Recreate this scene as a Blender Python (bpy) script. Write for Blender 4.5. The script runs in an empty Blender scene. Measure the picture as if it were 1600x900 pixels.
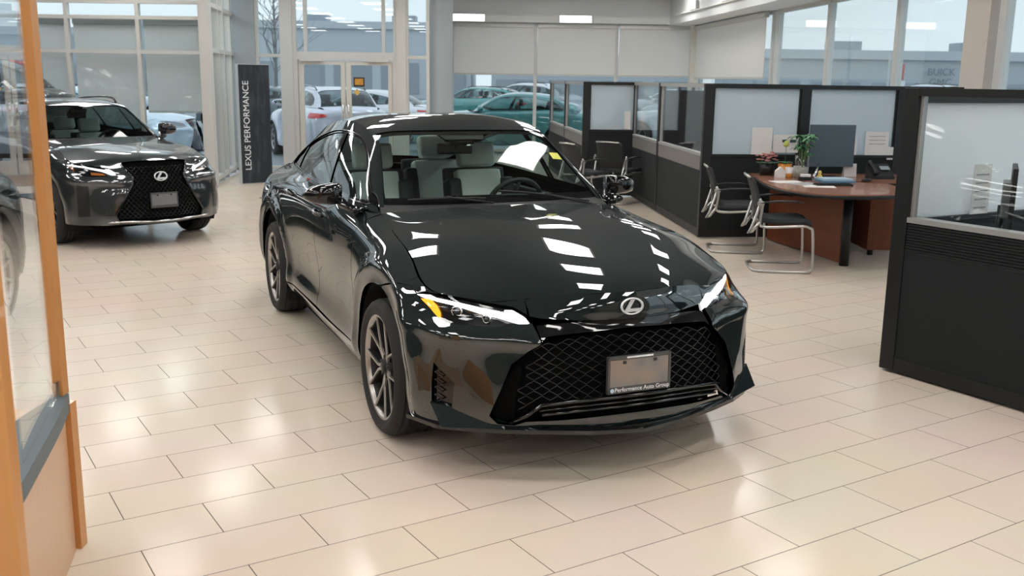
import bpy, bmesh, math, random
import numpy as np
from mathutils import Vector, Matrix
from mathutils.geometry import delaunay_2d_cdt
random.seed(7)
scene = bpy.context.scene
COL = scene.collection
PI = math.pi
# ------------------------------------------------------------------ camera, sky, exposure
CAM_H, PITCH, ROLL, FOC = 1.7173, 0.2080, 0.01376, 1544.6
cd = bpy.data.cameras.new('camera'); cam = bpy.data.objects.new('camera', cd); COL.objects.link(cam)
cd.sensor_width = 36; cd.lens = FOC/1600*36; cd.clip_start = .05; cd.clip_end = 400
cam.matrix_world = Matrix.Translation((0, 0, CAM_H)) @ Matrix.Rotation(PI/2-PITCH, 4, 'X') @ Matrix.Rotation(ROLL, 4, 'Z')
cd.dof.use_dof = True; cd.dof.focus_distance = 5.2; cd.dof.aperture_fstop = 5.0
scene.camera = cam
scene.view_settings.view_transform = 'Standard'; scene.view_settings.look = 'None'
scene.view_settings.gamma = 1; scene.view_settings.use_curve_mapping = False
scene.view_settings.exposure = 0.62
w = bpy.data.worlds.new('sky'); scene.world = w; w.use_nodes = True
wn = w.node_tree.nodes; wl = w.node_tree.links; wn.clear()
wo = wn.new('ShaderNodeOutputWorld'); bg = wn.new('ShaderNodeBackground')
tc = wn.new('ShaderNodeTexCoord'); sp = wn.new('ShaderNodeSeparateXYZ'); rp = wn.new('ShaderNodeValToRGB')
nz = wn.new('ShaderNodeTexNoise'); nz.inputs['Scale'].default_value = 3; nz.inputs['Detail'].default_value = 4
mx = wn.new('ShaderNodeMix'); mx.data_type = 'RGBA'; mx.blend_type = 'MULTIPLY'; mx.inputs[0].default_value = .25
wl.new(tc.outputs['Generated'], sp.inputs[0]); wl.new(sp.outputs['Z'], rp.inputs[0])
wl.new(tc.outputs['Generated'], nz.inputs['Vector'])
rp.color_ramp.elements[0].position = .48; rp.color_ramp.elements[0].color = (.54, .58, .60, 1)
rp.color_ramp.elements[1].position = .75; rp.color_ramp.elements[1].color = (.66, .72, .79, 1)
wl.new(rp.outputs[0], mx.inputs[6]); wl.new(nz.outputs['Fac'], mx.inputs[7]); wl.new(mx.outputs[2], bg.inputs[0])
bg.inputs[1].default_value = 1.5
wl.new(bg.outputs[0], wo.inputs[0])
PANEL_EMIT = 9.0     # ceiling light diffusers

# ------------------------------------------------------------------ materials
MATS = {}
def pbr(name, col, rough=.5, metal=0., coat=0., coat_r=.03, spec=.5, var=0., vscale=20, bump=0., bscale=60, emit=None, estr=0, trans=0., ior=1.45, alpha=1., sheen=0):
    if name in MATS: return MATS[name]
    m = bpy.data.materials.new(name); m.use_nodes = True
    nt = m.node_tree; b = nt.nodes['Principled BSDF']
    b.inputs['Base Color'].default_value = (*col, 1); b.inputs['Roughness'].default_value = rough
    b.inputs['Metallic'].default_value = metal; b.inputs['Coat Weight'].default_value = coat
    b.inputs['Coat Roughness'].default_value = coat_r; b.inputs['Specular IOR Level'].default_value = spec
    b.inputs['Transmission Weight'].default_value = trans; b.inputs['IOR'].default_value = ior
    b.inputs['Alpha'].default_value = alpha; b.inputs['Sheen Weight'].default_value = sheen
    if emit: b.inputs['Emission Color'].default_value = (*emit, 1); b.inputs['Emission Strength'].default_value = estr
    if var or bump:
        t = nt.nodes.new('ShaderNodeTexCoord'); n = nt.nodes.new('ShaderNodeTexNoise')
        n.inputs['Scale'].default_value = vscale; n.inputs['Detail'].default_value = 3
        nt.links.new(t.outputs['Object'], n.inputs['Vector'])
        if var:
            x = nt.nodes.new('ShaderNodeMix'); x.data_type = 'RGBA'
            x.inputs[6].default_value = (*[c*(1-var) for c in col], 1); x.inputs[7].default_value = (*[min(1, c*(1+var)) for c in col], 1)
            nt.links.new(n.outputs['Fac'], x.inputs[0]); nt.links.new(x.outputs[2], b.inputs['Base Color'])
        if bump:
            n2 = nt.nodes.new('ShaderNodeTexNoise'); n2.inputs['Scale'].default_value = bscale
            nt.links.new(t.outputs['Object'], n2.inputs['Vector'])
            bp_ = nt.nodes.new('ShaderNodeBump'); bp_.inputs['Strength'].default_value = bump; bp_.inputs['Distance'].default_value = .002
            nt.links.new(n2.outputs['Fac'], bp_.inputs['Height']); nt.links.new(bp_.outputs[0], b.inputs['Normal'])
    MATS[name] = m; return m
def glass(name, col, refl=1.0, rough=0., ior=1.5):
    if name in MATS: return MATS[name]
    m = bpy.data.materials.new(name); m.use_nodes = True; nt = m.node_tree; nt.nodes.clear()
    o = nt.nodes.new('ShaderNodeOutputMaterial'); t = nt.nodes.new('ShaderNodeBsdfTransparent'); g = nt.nodes.new('ShaderNodeBsdfGlossy')
    f = nt.nodes.new('ShaderNodeFresnel'); x = nt.nodes.new('ShaderNodeMixShader')
    ge = nt.nodes.new('ShaderNodeNewGeometry'); ma = nt.nodes.new('ShaderNodeMath'); ma.operation = 'MULTIPLY_ADD'
    ma.inputs[1].default_value = 1/ior-ior; ma.inputs[2].default_value = ior     # same reflectance from both faces of a thin pane
    nt.links.new(ge.outputs['Backfacing'], ma.inputs[0]); nt.links.new(ma.outputs[0], f.inputs['IOR'])
    t.inputs[0].default_value = (*col, 1); g.inputs['Roughness'].default_value = rough
    g.inputs[0].default_value = (refl, refl, refl, 1)
    nt.links.new(f.outputs[0], x.inputs[0]); nt.links.new(t.outputs[0], x.inputs[1]); nt.links.new(g.outputs[0], x.inputs[2]); nt.links.new(x.outputs[0], o.inputs[0])
    MATS[name] = m; return m
def emis(name, col, s):
    return pbr(name, col, .4, emit=col, estr=s)
def wood(name, a, b, rough=.35, scale=2.5, axis=2, coat=.2):
    if name in MATS: return MATS[name]
    m = pbr(name, a, rough, coat=coat); nt = m.node_tree; bs = nt.nodes['Principled BSDF']
    t = nt.nodes.new('ShaderNodeTexCoord'); mp = nt.nodes.new('ShaderNodeMapping'); s = [14, 14, 14]; s[axis] = .9
    mp.inputs['Scale'].default_value = s; n = nt.nodes.new('ShaderNodeTexNoise'); n.inputs['Scale'].default_value = scale
    n.inputs['Detail'].default_value = 5; n.inputs['Distortion'].default_value = .6
    x = nt.nodes.new('ShaderNodeMix'); x.data_type = 'RGBA'; x.inputs[6].default_value = (*a, 1); x.inputs[7].default_value = (*b, 1)
    nt.links.new(t.outputs['Object'], mp.inputs[0]); nt.links.new(mp.outputs[0], n.inputs['Vector'])
    nt.links.new(n.outputs['Fac'], x.inputs[0]); nt.links.new(x.outputs[2], bs.inputs['Base Color'])
    return m
def floor_mat():
    m = pbr('cream floor tiles', (.62, .51, .40), .14, coat=0, spec=.13); nt = m.node_tree; b = nt.nodes['Principled BSDF']
    t = nt.nodes.new('ShaderNodeTexCoord'); br = nt.nodes.new('ShaderNodeTexBrick')
    br.offset = .5; br.offset_frequency = 2; br.squash = 1
    br.inputs['Scale'].default_value = 1; br.inputs['Brick Width'].default_value = .6096; br.inputs['Row Height'].default_value = .3048
    br.inputs['Mortar Size'].default_value = .0022; br.inputs['Mortar Smooth'].default_value = .3; br.inputs['Bias'].default_value = 0
    br.inputs['Color1'].default_value = (.80, .69, .58, 1); br.inputs['Color2'].default_value = (.77, .66, .55, 1); br.inputs['Mortar'].default_value = (.10, .08, .065, 1)
    n = nt.nodes.new('ShaderNodeTexNoise'); n.inputs['Scale'].default_value = 1.3; n.inputs['Detail'].default_value = 6
    x = nt.nodes.new('ShaderNodeMix'); x.data_type = 'RGBA'; x.blend_type = 'MULTIPLY'; x.inputs[0].default_value = .18
    nt.links.new(t.outputs['Object'], br.inputs['Vector']); nt.links.new(t.outputs['Object'], n.inputs['Vector'])
    nt.links.new(br.outputs['Color'], x.inputs[6]); nt.links.new(n.outputs['Color'], x.inputs[7]); nt.links.new(x.outputs[2], b.inputs['Base Color'])
    ro = nt.nodes.new('ShaderNodeMapRange'); ro.inputs['To Min'].default_value = .15; ro.inputs['To Max'].default_value = .6
    nt.links.new(br.outputs['Fac'], ro.inputs[0]); nt.links.new(ro.outputs[0], b.inputs['Roughness'])
    bp_ = nt.nodes.new('ShaderNodeBump'); bp_.invert = True; bp_.inputs['Distance'].default_value = .001; bp_.inputs['Strength'].default_value = .4
    nt.links.new(br.outputs['Fac'], bp_.inputs['Height']); nt.links.new(bp_.outputs[0], b.inputs['Normal'])
    return m
def carpaint(name, col, metal=.6, rough=.3):
    m = pbr(name, col, rough, metal=metal, coat=1., coat_r=.012, spec=.05); m.node_tree.nodes['Principled BSDF'].inputs['Coat IOR'].default_value = 1.9; return m
# ------------------------------------------------------------------ object helpers
def tag(o, label=None, cat=None, group=None, kind=None):
    if label: o['label'] = label
    if cat: o['category'] = cat
    if group: o['group'] = group
    if kind: o['kind'] = kind
    return o
def thing(name, label, cat, loc=(0, 0, 0), rz=0, group=None, kind=None):
    o = bpy.data.objects.new(name, None); COL.objects.link(o); o.location = loc; o.rotation_euler = (0, 0, rz)
    o.empty_display_size = .1
    return tag(o, label, cat, group, kind)
def mesh_obj(name, verts, faces, mats, parent=None, smooth=True, fm=None, normals=None):
    me = bpy.data.meshes.new(name); me.from_pydata([tuple(map(float, v)) for v in verts], [], [tuple(map(int, f)) for f in faces])
    if not isinstance(mats, (list, tuple)): mats = [mats]
    for m in mats: me.materials.append(m)
    if fm is not None: me.polygons.foreach_set('material_index', fm)
    me.polygons.foreach_set('use_smooth', [smooth]*len(me.polygons))
    me.update()
    if normals is not None: me.normals_split_custom_set_from_vertices([tuple(map(float, n)) for n in normals])
    o = bpy.data.objects.new(name, me); COL.objects.link(o)
    if parent is not None: o.parent = parent
    return o
class MB:
    def __init__(s): s.v = []; s.f = []; s.m = []; s.sm = []
    def add(s, vs, fs, mi=0, sm=False):
        n = len(s.v); s.v += [tuple(map(float, v)) for v in vs]
        for f in fs: s.f.append(tuple(int(i)+n for i in f)); s.m.append(mi); s.sm.append(sm)
        return s
    def box(s, c, d, mi=0, R=None, bev=0):
        x, y, z = [q/2 for q in d]; b = min(bev, x*.9, y*.9, z*.9)
        if b <= 0:
            vs = [(i*x, j*y, k*z) for i in (-1, 1) for j in (-1, 1) for k in (-1, 1)]
            fs = [(0, 1, 3, 2), (4, 6, 7, 5), (0, 4, 5, 1), (2, 3, 7, 6), (0, 2, 6, 4), (1, 5, 7, 3)]
        else:
            bm = bmesh.new(); bmesh.ops.create_cube(bm, size=1)
            for v in bm.verts: v.co = Vector((v.co.x*2*x, v.co.y*2*y, v.co.z*2*z))
            bmesh.ops.bevel(bm, geom=bm.edges[:], offset=b, segments=2, profile=.7, affect='EDGES')
            bm.verts.ensure_lookup_table(); vs = [tuple(v.co) for v in bm.verts]; fs = [[v.index for v in f.verts] for f in bm.faces]; bm.free()
        if R is not None: vs = [tuple(R @ Vector(v)) for v in vs]
        return s.add([(v[0]+c[0], v[1]+c[1], v[2]+c[2]) for v in vs], fs, mi)
    def b2(s, a, b, mi=0, bev=0):
        return s.box([(a[i]+b[i])/2 for i in range(3)], [abs(b[i]-a[i]) for i in range(3)], mi, bev=bev)
    def tube(s, pts, r, n=10, mi=0, closed=False, cap=True, flat=None):
        P = [Vector(p) for p in pts]; m = len(P); rr = r if isinstance(r, (list, tuple)) else [r]*m
        vs = []; fs = []; up = None
        for i, p in enumerate(P):
            a = P[(i-1) % m] if closed or i > 0 else p; b = P[(i+1) % m] if closed or i < m-1 else p
            t = (b-a).normalized()
            if up is None:
                up = Vector((0, 0, 1)) if abs(t.z) < .9 else Vector((1, 0, 0))
            x = t.cross(up)
            if x.length < 1e-5: x = t.orthogonal()
            x.normalize(); y = x.cross(t).normalized(); up = y
            for k in range(n):
                an = 2*PI*k/n; ky = flat if flat else 1
                vs.append(p+(x*math.cos(an)+y*math.sin(an)*ky)*rr[i])
        for i in range(m if closed else m-1):
            j = (i+1) % m
            for k in range(n):
                k2 = (k+1) % n; fs.append((i*n+k, i*n+k2, j*n+k2, j*n+k))
        if cap and not closed: fs.append(tuple(range(n))[::-1]); fs.append(tuple((m-1)*n+k for k in range(n)))
        return s.add(vs, fs, mi, True)
    def lathe(s, prof, n=32, M=None, mi=0, arc=2*PI, caps=False):
        """prof: (radius, height) about local z; M maps to place"""
        vs = []; fs = []; m = len(prof); full = abs(arc-2*PI) < 1e-6; k_ = n if full else n+1
        for k in range(k_):
            a = arc*k/n
            for r, z in prof: vs.append((r*math.cos(a), r*math.sin(a), z))
        for k in range(n):
            k2 = (k+1) % k_ if full else k+1
            for i in range(m-1):
                fs.append((k*m+i, k2*m+i, k2*m+i+1, k*m+i+1))
        if M is not None: vs = [tuple(M @ Vector(v)) for v in vs]
        return s.add(vs, fs, mi, True)
    def prism(s, poly, z0, z1, mi=0, M=None):
        n = len(poly); vs = [(p[0], p[1], z0) for p in poly]+[(p[0], p[1], z1) for p in poly]
        fs = [tuple(range(n))[::-1], tuple(range(n, 2*n))]+[(i, (i+1) % n, n+(i+1) % n, n+i) for i in range(n)]
        if M is not None: vs = [tuple(M @ Vector(v)) for v in vs]
        return s.add(vs, fs, mi)
    def build(s, name, mats, parent=None, smooth=None):
        o = mesh_obj(name, s.v, s.f, mats, parent, False, s.m)
        o.data.polygons.foreach_set('use_smooth', s.sm if smooth is None else [smooth]*len(s.f))
        bm = bmesh.new(); bm.from_mesh(o.data); bmesh.ops.recalc_face_normals(bm, faces=bm.faces[:]); bm.to_mesh(o.data); bm.free()
        return o
def copy_tree(o, parent=None):
    c = o.copy(); COL.objects.link(c)
    if parent is not None: c.parent = parent; c.matrix_parent_inverse = o.matrix_parent_inverse
    for ch in list(o.children): copy_tree(ch, c)
    return c
def text_obj(name, s, size, M, mat, parent=None, ext=.002, align='CENTER'):
    cu = bpy.data.curves.new(name, 'FONT'); cu.body = s; cu.size = size; cu.extrude = ext; cu.align_x = align; cu.align_y = 'CENTER'
    t = bpy.data.objects.new(name+'_c', cu); COL.objects.link(t)
    dg = bpy.context.evaluated_depsgraph_get(); dg.update()
    me = bpy.data.meshes.new_from_object(t.evaluated_get(dg)); bpy.data.objects.remove(t)
    me.materials.clear(); me.materials.append(mat); me.transform(M)
    o = bpy.data.objects.new(name, me); COL.objects.link(o)
    if parent is not None: o.parent = parent
    return o
def RZ(a): return Matrix.Rotation(a, 4, 'Z')
def TR(x, y, z): return Matrix.Translation((x, y, z))
# ------------------------------------------------------------------ spline surfaces
def _natural(n, k):
    A = np.zeros((n, n)); Bm = np.zeros((n, n)); h = np.diff(k)
    A[0, 0] = A[-1, -1] = 1
    for i in range(1, n - 1):
        A[i, i-1] = h[i-1]; A[i, i] = 2*(h[i-1]+h[i]); A[i, i+1] = h[i]
        Bm[i, i-1] = 6/h[i-1]; Bm[i, i] = -6/h[i-1]-6/h[i]; Bm[i, i+1] = 6/h[i]
    return np.linalg.solve(A, Bm)
class Card:
    """cardinal functions of a natural cubic spline over the knots k"""
    def __init__(s, k): s.k = np.asarray(k, float); s.n = len(k); s.M = _natural(s.n, s.k)
    def __call__(s, t):
        t = np.atleast_1d(t); i = np.clip(np.searchsorted(s.k, t)-1, 0, s.n-2)
        h = s.k[i+1]-s.k[i]; a = (s.k[i+1]-t)/h; b = (t-s.k[i])/h
        I = np.eye(s.n)
        return (a[:, None]*I[i]+b[:, None]*I[i+1] +
                (((a**3-a)*h*h/6)[:, None])*s.M[i]+(((b**3-b)*h*h/6)[:, None])*s.M[i+1])
class Surf:
    """P[row][col] -> smooth surface; u runs along the columns, v along the rows"""
    def __init__(s, P, disp=None):
        s.disp = disp
        s.P = np.asarray(P, float)
        du = np.linalg.norm(np.diff(s.P, axis=1), axis=2).mean(0)
        dv = np.linalg.norm(np.diff(s.P, axis=0), axis=2).mean(1)
        s.U = np.concatenate([[0], np.cumsum(du)]); s.V = np.concatenate([[0], np.cumsum(dv)])
        s.cu = Card(s.U); s.cv = Card(s.V)
        nu, nv = 40*len(s.U), 24*len(s.V)
        nu = min(nu, 500); nv = min(nv, 160)
        uu, vv = np.meshgrid(np.linspace(0, s.U[-1], nu), np.linspace(0, s.V[-1], nv), indexing='ij')
        s.guv = np.stack([uu.ravel(), vv.ravel()], 1); s.gp = s.ev(s.guv)
    def ev(s, uv):
        uv = np.atleast_2d(uv); a = s.cu(uv[:, 0]); b = s.cv(uv[:, 1])
        p = np.einsum('nr,nc,rck->nk', b, a, s.P, optimize=True)
        return s.disp(p) if s.disp else p
    def nrm(s, uv):
        e = 1e-3; uv = np.atleast_2d(uv)
        du = s.ev(uv+[e, 0])-s.ev(uv-[e, 0]); dv = s.ev(uv+[0, e])-s.ev(uv-[0, e])
        n = np.cross(du, dv); return n/(np.linalg.norm(n, axis=1)[:, None]+1e-12)
    def inv(s, pts, dims=(0, 1, 2)):
        pts = np.atleast_2d(np.asarray(pts, float)); d = list(dims)
        q = pts[:, d] if pts.shape[1] == 3 else pts
        G = s.gp[:, d]; uv = np.array([s.guv[np.argmin(((G-p)**2).sum(1))] for p in q])
        e = 1e-4
        for _ in range(7):
            r = s.ev(uv)[:, d]-q
            a = (s.ev(uv+[e, 0])[:, d]-s.ev(uv-[e, 0])[:, d])/(2*e); b = (s.ev(uv+[0, e])[:, d]-s.ev(uv-[0, e])[:, d])/(2*e)
            aa = (a*a).sum(1)+1e-9; bb = (b*b).sum(1)+1e-9; ab = (a*b).sum(1); ra = (a*r).sum(1); rb = (b*r).sum(1)
            det = aa*bb-ab*ab+1e-9
            st = np.stack([-(bb*ra-ab*rb)/det, -(aa*rb-ab*ra)/det], 1)
            uv = np.clip(uv+np.clip(st, -.03, .03), [0, 0], [s.U[-1], s.V[-1]])
        return uv
    def ix(s, c, r): return np.array([np.interp(c, np.arange(len(s.U)), s.U), np.interp(r, np.arange(len(s.V)), s.V)])
def catmull(pts, n=6, closed=False):
    P = np.asarray(pts, float); out = []
    m = len(P)
    for i in range(m if closed else m-1):
        p0 = P[(i-1) % m] if closed or i > 0 else 2*P[0]-P[1]
        p1 = P[i]; p2 = P[(i+1) % m]
        p3 = P[(i+2) % m] if closed or i+2 < m else 2*P[-1]-P[-2]
        for k in range(n):
            t = k/n
            out.append(.5*((2*p1)+(-p0+p2)*t+(2*p0-5*p1+4*p2-p3)*t*t+(-p0+3*p1-3*p2+p3)*t**3))
    if not closed: out.append(P[-1])
    return np.array(out)
# ------------------------------------------------------------------ body tables of the sedan (front axle at the origin, x forward, y left)
BAND = [  # columns from the nose centre round the side to the tail centre; eight rows bottom -> shut line
 [(.95,0,.250),(.965,0,.295),(.93,0,.42),(.905,0,.53),(.88,0,.63),(.855,0,.69),(.848,0,.750),(.828,0,.812)],
 [(.925,.22,.252),(.94,.22,.297),(.905,.22,.42),(.885,.22,.53),(.86,.22,.63),(.83,.22,.69),(.822,.22,.750),(.792,.22,.811)],
 [(.86,.43,.256),(.872,.43,.30),(.86,.43,.42),(.855,.43,.53),(.84,.428,.62),(.765,.44,.69),(.73,.45,.735),(.688,.46,.782)],
 [(.80,.575,.25),(.80,.585,.30),(.79,.58,.42),(.785,.555,.53),(.765,.56,.625),(.68,.58,.695),(.655,.585,.735),(.635,.585,.768)],
 [(.71,.70,.25),(.70,.71,.30),(.70,.70,.42),(.695,.695,.53),(.695,.69,.63),(.60,.70,.70),(.565,.70,.745),(.545,.70,.781)],
 [(.62,.80,.25),(.605,.81,.31),(.60,.81,.42),(.60,.808,.53),(.615,.795,.635),(.52,.78,.70),(.48,.78,.750),(.455,.775,.791)],
 [(.45,.875,.24),(.44,.885,.31),(.44,.885,.42),(.44,.885,.53),(.44,.872,.64),(.42,.848,.705),(.38,.835,.765),(.32,.795,.825)],
 [(.22,.87,.23),(.22,.90,.31),(.22,.905,.42),(.22,.905,.53),(.22,.90,.65),(.21,.885,.73),(.20,.855,.80),(.19,.775,.866)],
 [(0,.87,.23),(0,.90,.31),(0,.91,.42),(0,.91,.55),(0,.912,.68),(0,.895,.765),(0,.845,.865),(0,.757,.912)],
 [(-.3,.87,.23),(-.3,.895,.31),(-.3,.90,.42),(-.3,.90,.55),(-.3,.90,.67),(-.3,.885,.77),(-.3,.838,.90),(-.3,.732,.948)],
 [(-.62,.855,.22),(-.62,.875,.30),(-.62,.865,.42),(-.62,.862,.55),(-.62,.868,.67),(-.62,.864,.79),(-.62,.828,.93),(-.62,.70,.995)],
 [(-1.,.845,.22),(-1.,.872,.29),(-1.,.855,.42),(-1.,.852,.55),(-1.,.866,.68),(-1.,.868,.80),(-1.,.845,.93),(-1.,.785,1.01)],
 [(-1.5,.845,.225),(-1.5,.875,.295),(-1.5,.852,.42),(-1.5,.85,.55),(-1.5,.866,.68),(-1.5,.872,.81),(-1.5,.85,.94),(-1.5,.79,1.02)],
 [(-2.,.845,.23),(-2.,.875,.30),(-2.,.855,.42),(-2.,.855,.55),(-2.,.87,.68),(-2.,.878,.82),(-2.,.855,.95),(-2.,.79,1.035)],
 [(-2.4,.86,.235),(-2.4,.885,.31),(-2.4,.882,.43),(-2.4,.885,.56),(-2.4,.895,.70),(-2.4,.89,.82),(-2.4,.86,.95),(-2.4,.775,1.05)],
 [(-2.8,.87,.235),(-2.8,.90,.32),(-2.8,.91,.44),(-2.8,.912,.58),(-2.8,.912,.72),(-2.8,.90,.82),(-2.8,.86,.95),(-2.8,.74,1.05)],
 [(-3.2,.87,.24),(-3.2,.895,.32),(-3.2,.905,.44),(-3.2,.905,.58),(-3.2,.90,.72),(-3.2,.885,.82),(-3.2,.83,.95),(-3.2,.68,1.04)],
 [(-3.5,.82,.25),(-3.5,.84,.33),(-3.5,.85,.45),(-3.5,.85,.58),(-3.5,.85,.72),(-3.5,.84,.82),(-3.5,.78,.94),(-3.5,.63,1.03)],
 [(-3.66,.70,.26),(-3.72,.72,.34),(-3.74,.73,.45),(-3.74,.73,.6),(-3.72,.73,.73),(-3.70,.72,.83),(-3.68,.67,.94),(-3.66,.54,1.01)],
 [(-3.76,.42,.28),(-3.82,.42,.36),(-3.84,.42,.46),(-3.84,.42,.6),(-3.80,.42,.74),(-3.80,.42,.84),(-3.79,.40,.94),(-3.75,.36,1.01)],
 [(-3.79,0,.28),(-3.86,0,.36),(-3.87,0,.46),(-3.86,0,.6),(-3.83,0,.74),(-3.83,0,.84),(-3.82,0,.94),(-3.78,0,1.015)]]
def _crease(B):
    out = []
    for i, r in enumerate(B):
        r = [tuple(p) for p in r]; a, b = r[3], r[4]
        if 2 <= i <= 6:
            k = (1, 1, 1.3, 1.3, .6)[i-2]
            n = (b[0]+.004*k, b[1]+.002, b[2]-.030); b2 = (b[0]+.006*k, b[1]+.002, b[2]+.004)
            r = r[:4]+[n, b2]+r[5:]
        else: r = r[:4]+[tuple(a[j]+(b[j]-a[j])*.62 for j in range(3)), b]+r[5:]
        out.append(r)
    return out
BAND = _crease(BAND)
HOOD = [  # rows front -> rear, half width
 [(.828,0,.812),(.792,.22,.811),(.688,.46,.782),(.665,.525,.776),(.635,.585,.768)],
 [(.77,0,.845),(.735,.22,.842),(.63,.465,.816),(.59,.59,.800),(.545,.70,.781)],
 [(.66,0,.880),(.63,.22,.877),(.54,.475,.850),(.495,.63,.8245),(.455,.775,.791)],
 [(.40,0,.93),(.38,.22,.928),(.32,.50,.905),(.25,.65,.8855),(.19,.775,.866)],
 [(.10,0,.975),(.10,.22,.972),(.08,.54,.947),(.04,.66,.9305),(0,.757,.912)],
 [(-.22,0,1.006),(-.22,.23,1.003),(-.25,.56,.978),(-.27,.66,.9645),(-.3,.732,.948)],
 [(-.50,0,1.03),(-.51,.23,1.028),(-.56,.52,1.012),(-.59,.63,1.002),(-.62,.70,.995)]]
TOP = [  # windscreen base -> rear glass base, half width
 [(-.60,0,1.0),(-.62,.35,1.0),(-.66,.60,1.005),(-.68,.69,1.01)],
 [(-.95,0,1.242),(-.96,.33,1.238),(-.98,.54,1.228),(-.98,.607,1.218)],
 [(-1.28,0,1.392),(-1.28,.3,1.390),(-1.26,.49,1.382),(-1.25,.56,1.368)],
 [(-1.6,0,1.470),(-1.6,.3,1.464),(-1.6,.48,1.448),(-1.6,.568,1.433)],
 [(-2.0,0,1.482),(-2.0,.3,1.474),(-2.0,.48,1.452),(-2.0,.57,1.427)],
 [(-2.4,0,1.455),(-2.4,.3,1.440),(-2.4,.47,1.416),(-2.4,.56,1.378)],
 [(-2.75,0,1.39),(-2.75,.3,1.383),(-2.75,.46,1.348),(-2.75,.55,1.30)],
 [(-3.1,0,1.25),(-3.1,.3,1.24),(-3.1,.46,1.215),(-3.1,.55,1.185)],
 [(-3.42,0,1.085),(-3.40,.3,1.083),(-3.33,.52,1.07),(-3.27,.62,1.055)]]
BELT = [(-.62,.70,.995),(-.85,.768,1.008),(-1.2,.788,1.015),(-1.6,.79,1.024),(-2.0,.79,1.035),(-2.4,.775,1.05),(-2.8,.74,1.05),(-3.1,.695,1.043),(-3.30,.665,1.038)]
RAILI = [0, 1, 2, 3, 4, 5, 6, 7, 8]
# ------------------------------------------------------------------ car builder
def pip(P, poly):
    x, y = P[:, 0], P[:, 1]; ins = np.zeros(len(P), bool); n = len(poly)
    for i in range(n):
        x1, y1 = poly[i]; x2, y2 = poly[(i+1) % n]
        c = ((y1 > y) != (y2 > y)) & (x < (x2-x1)*(y-y1)/((y2-y1) if y2 != y1 else 1e-12)+x1)
        ins ^= c
    return ins
def seg_dist(P, poly):
    d = np.full(len(P), 9.)
    for i in range(len(poly)):
        a = poly[i]; b = poly[(i+1) % len(poly)]; ab = b-a; L = ab@ab+1e-12
        t = np.clip(((P-a)@ab)/L, 0, 1); d = np.minimum(d, np.linalg.norm(P-a-t[:, None]*ab, axis=1))
    return d
def dens(P, step):
    P = [np.asarray(p, float) for p in P]; out = []
    for i in range(len(P)):
        a, b = P[i], P[(i+1) % len(P)]; n = max(1, int(math.ceil(np.linalg.norm(b-a)/step)))
        for k in range(n): out.append(a+(b-a)*k/n)
    return np.array(out)
def circ(cx, cz, r, a0, a1, n=14):
    return [(cx+r*math.cos(math.radians(a0+(a1-a0)*k/n)), cz+r*math.sin(math.radians(a0+(a1-a0)*k/n))) for k in range(n+1)]
def panel(parent, name, S, poly, mat, holes=(), dims=(0, 1, 2), step=.03, off=0., flange=.012, side=0, uv=False, rev=False, shrink=0):
    """sheet of surface S inside the outline; side: 0 as is, -1/+1 mirrored copy on that side"""
    loops = []
    for L in [poly]+list(holes):
        L = dens(L, step)
        loops.append(L if uv else S.inv(L, dims))
    if shrink:
        c = loops[0].mean(0)
    allp = [p for L in loops for p in L]; edges = []; n = 0
    for L in loops:
        edges += [(n+i, n+(i+1) % len(L)) for i in range(len(L))]; n += len(L)
    lo = loops[0].min(0); hi = loops[0].max(0)
    gx, gy = np.meshgrid(np.arange(lo[0]+step/2, hi[0], step), np.arange(lo[1]+step/2, hi[1], step)); G = np.stack([gx.ravel(), gy.ravel()], 1)
    ok = pip(G, loops[0]) & (seg_dist(G, loops[0]) > step*.45) if len(G) else np.zeros(0, bool)
    for H in loops[1:]: ok &= ~pip(G, H) & (seg_dist(G, H) > step*.45)
    G = G[ok]
    vs, es, fs, *_ = delaunay_2d_cdt([Vector(p) for p in allp]+[Vector(p) for p in G], edges, [], 0, 1e-6)
    V = np.array([tuple(v) for v in vs]); F = np.array([f for f in fs if len(f) == 3])
    c = V[F].mean(1); k = pip(c, loops[0])
    for H in loops[1:]: k &= ~pip(c, H)
    F = F[k]
    N = S.nrm(V)*S.sgn; P = S.ev(V)+N*off
    # orientation
    a = P[F[:, 0]]; fn = np.cross(P[F[:, 1]]-a, P[F[:, 2]]-a); flip = (fn*N[F[:, 0]]).sum(1) < 0
    F[flip] = F[flip][:, ::-1]
    faces = [tuple(f) for f in F]; P = list(P); N = list(N)
    if flange:
        for L in loops:
            n0 = len(P); nn = S.nrm(L)*S.sgn; pp = S.ev(L)+nn*off; m = len(L)
            t = np.roll(pp, -1, 0)-np.roll(pp, 1, 0); ln = np.cross(t, nn); ln /= np.linalg.norm(ln, axis=1)[:, None]+1e-12
            P += list(pp)+list(pp-nn*flange); N += list(ln)+list(ln)
            for i in range(m):
                j = (i+1) % m; faces.append((n0+i, n0+j, n0+m+j, n0+m+i))
    P = np.array(P); N = np.array(N); out = []
    for sd in ([0] if side == 0 else [1, -1]):
        Q = P.copy(); M_ = N.copy(); FF = faces
        if sd == -1: Q[:, 1] *= -1; M_[:, 1] *= -1; FF = [f[::-1] for f in faces]
        out.append(mesh_obj(name, Q, FF, mat, parent, True, normals=M_))
    return out
def grid_mesh(parent, name, A, B, mat, n=1, flip=False):
    A = np.asarray(A, float); B = np.asarray(B, float); v = []; f = []
    for k in range(n+1): v += list(A+(B-A)*k/n)
    m = len(A)
    for k in range(n):
        for i in range(m-1): f.append((k*m+i, k*m+i+1, (k+1)*m+i+1, (k+1)*m+i))
    return mesh_obj(name, v, f, mat, parent)
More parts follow.
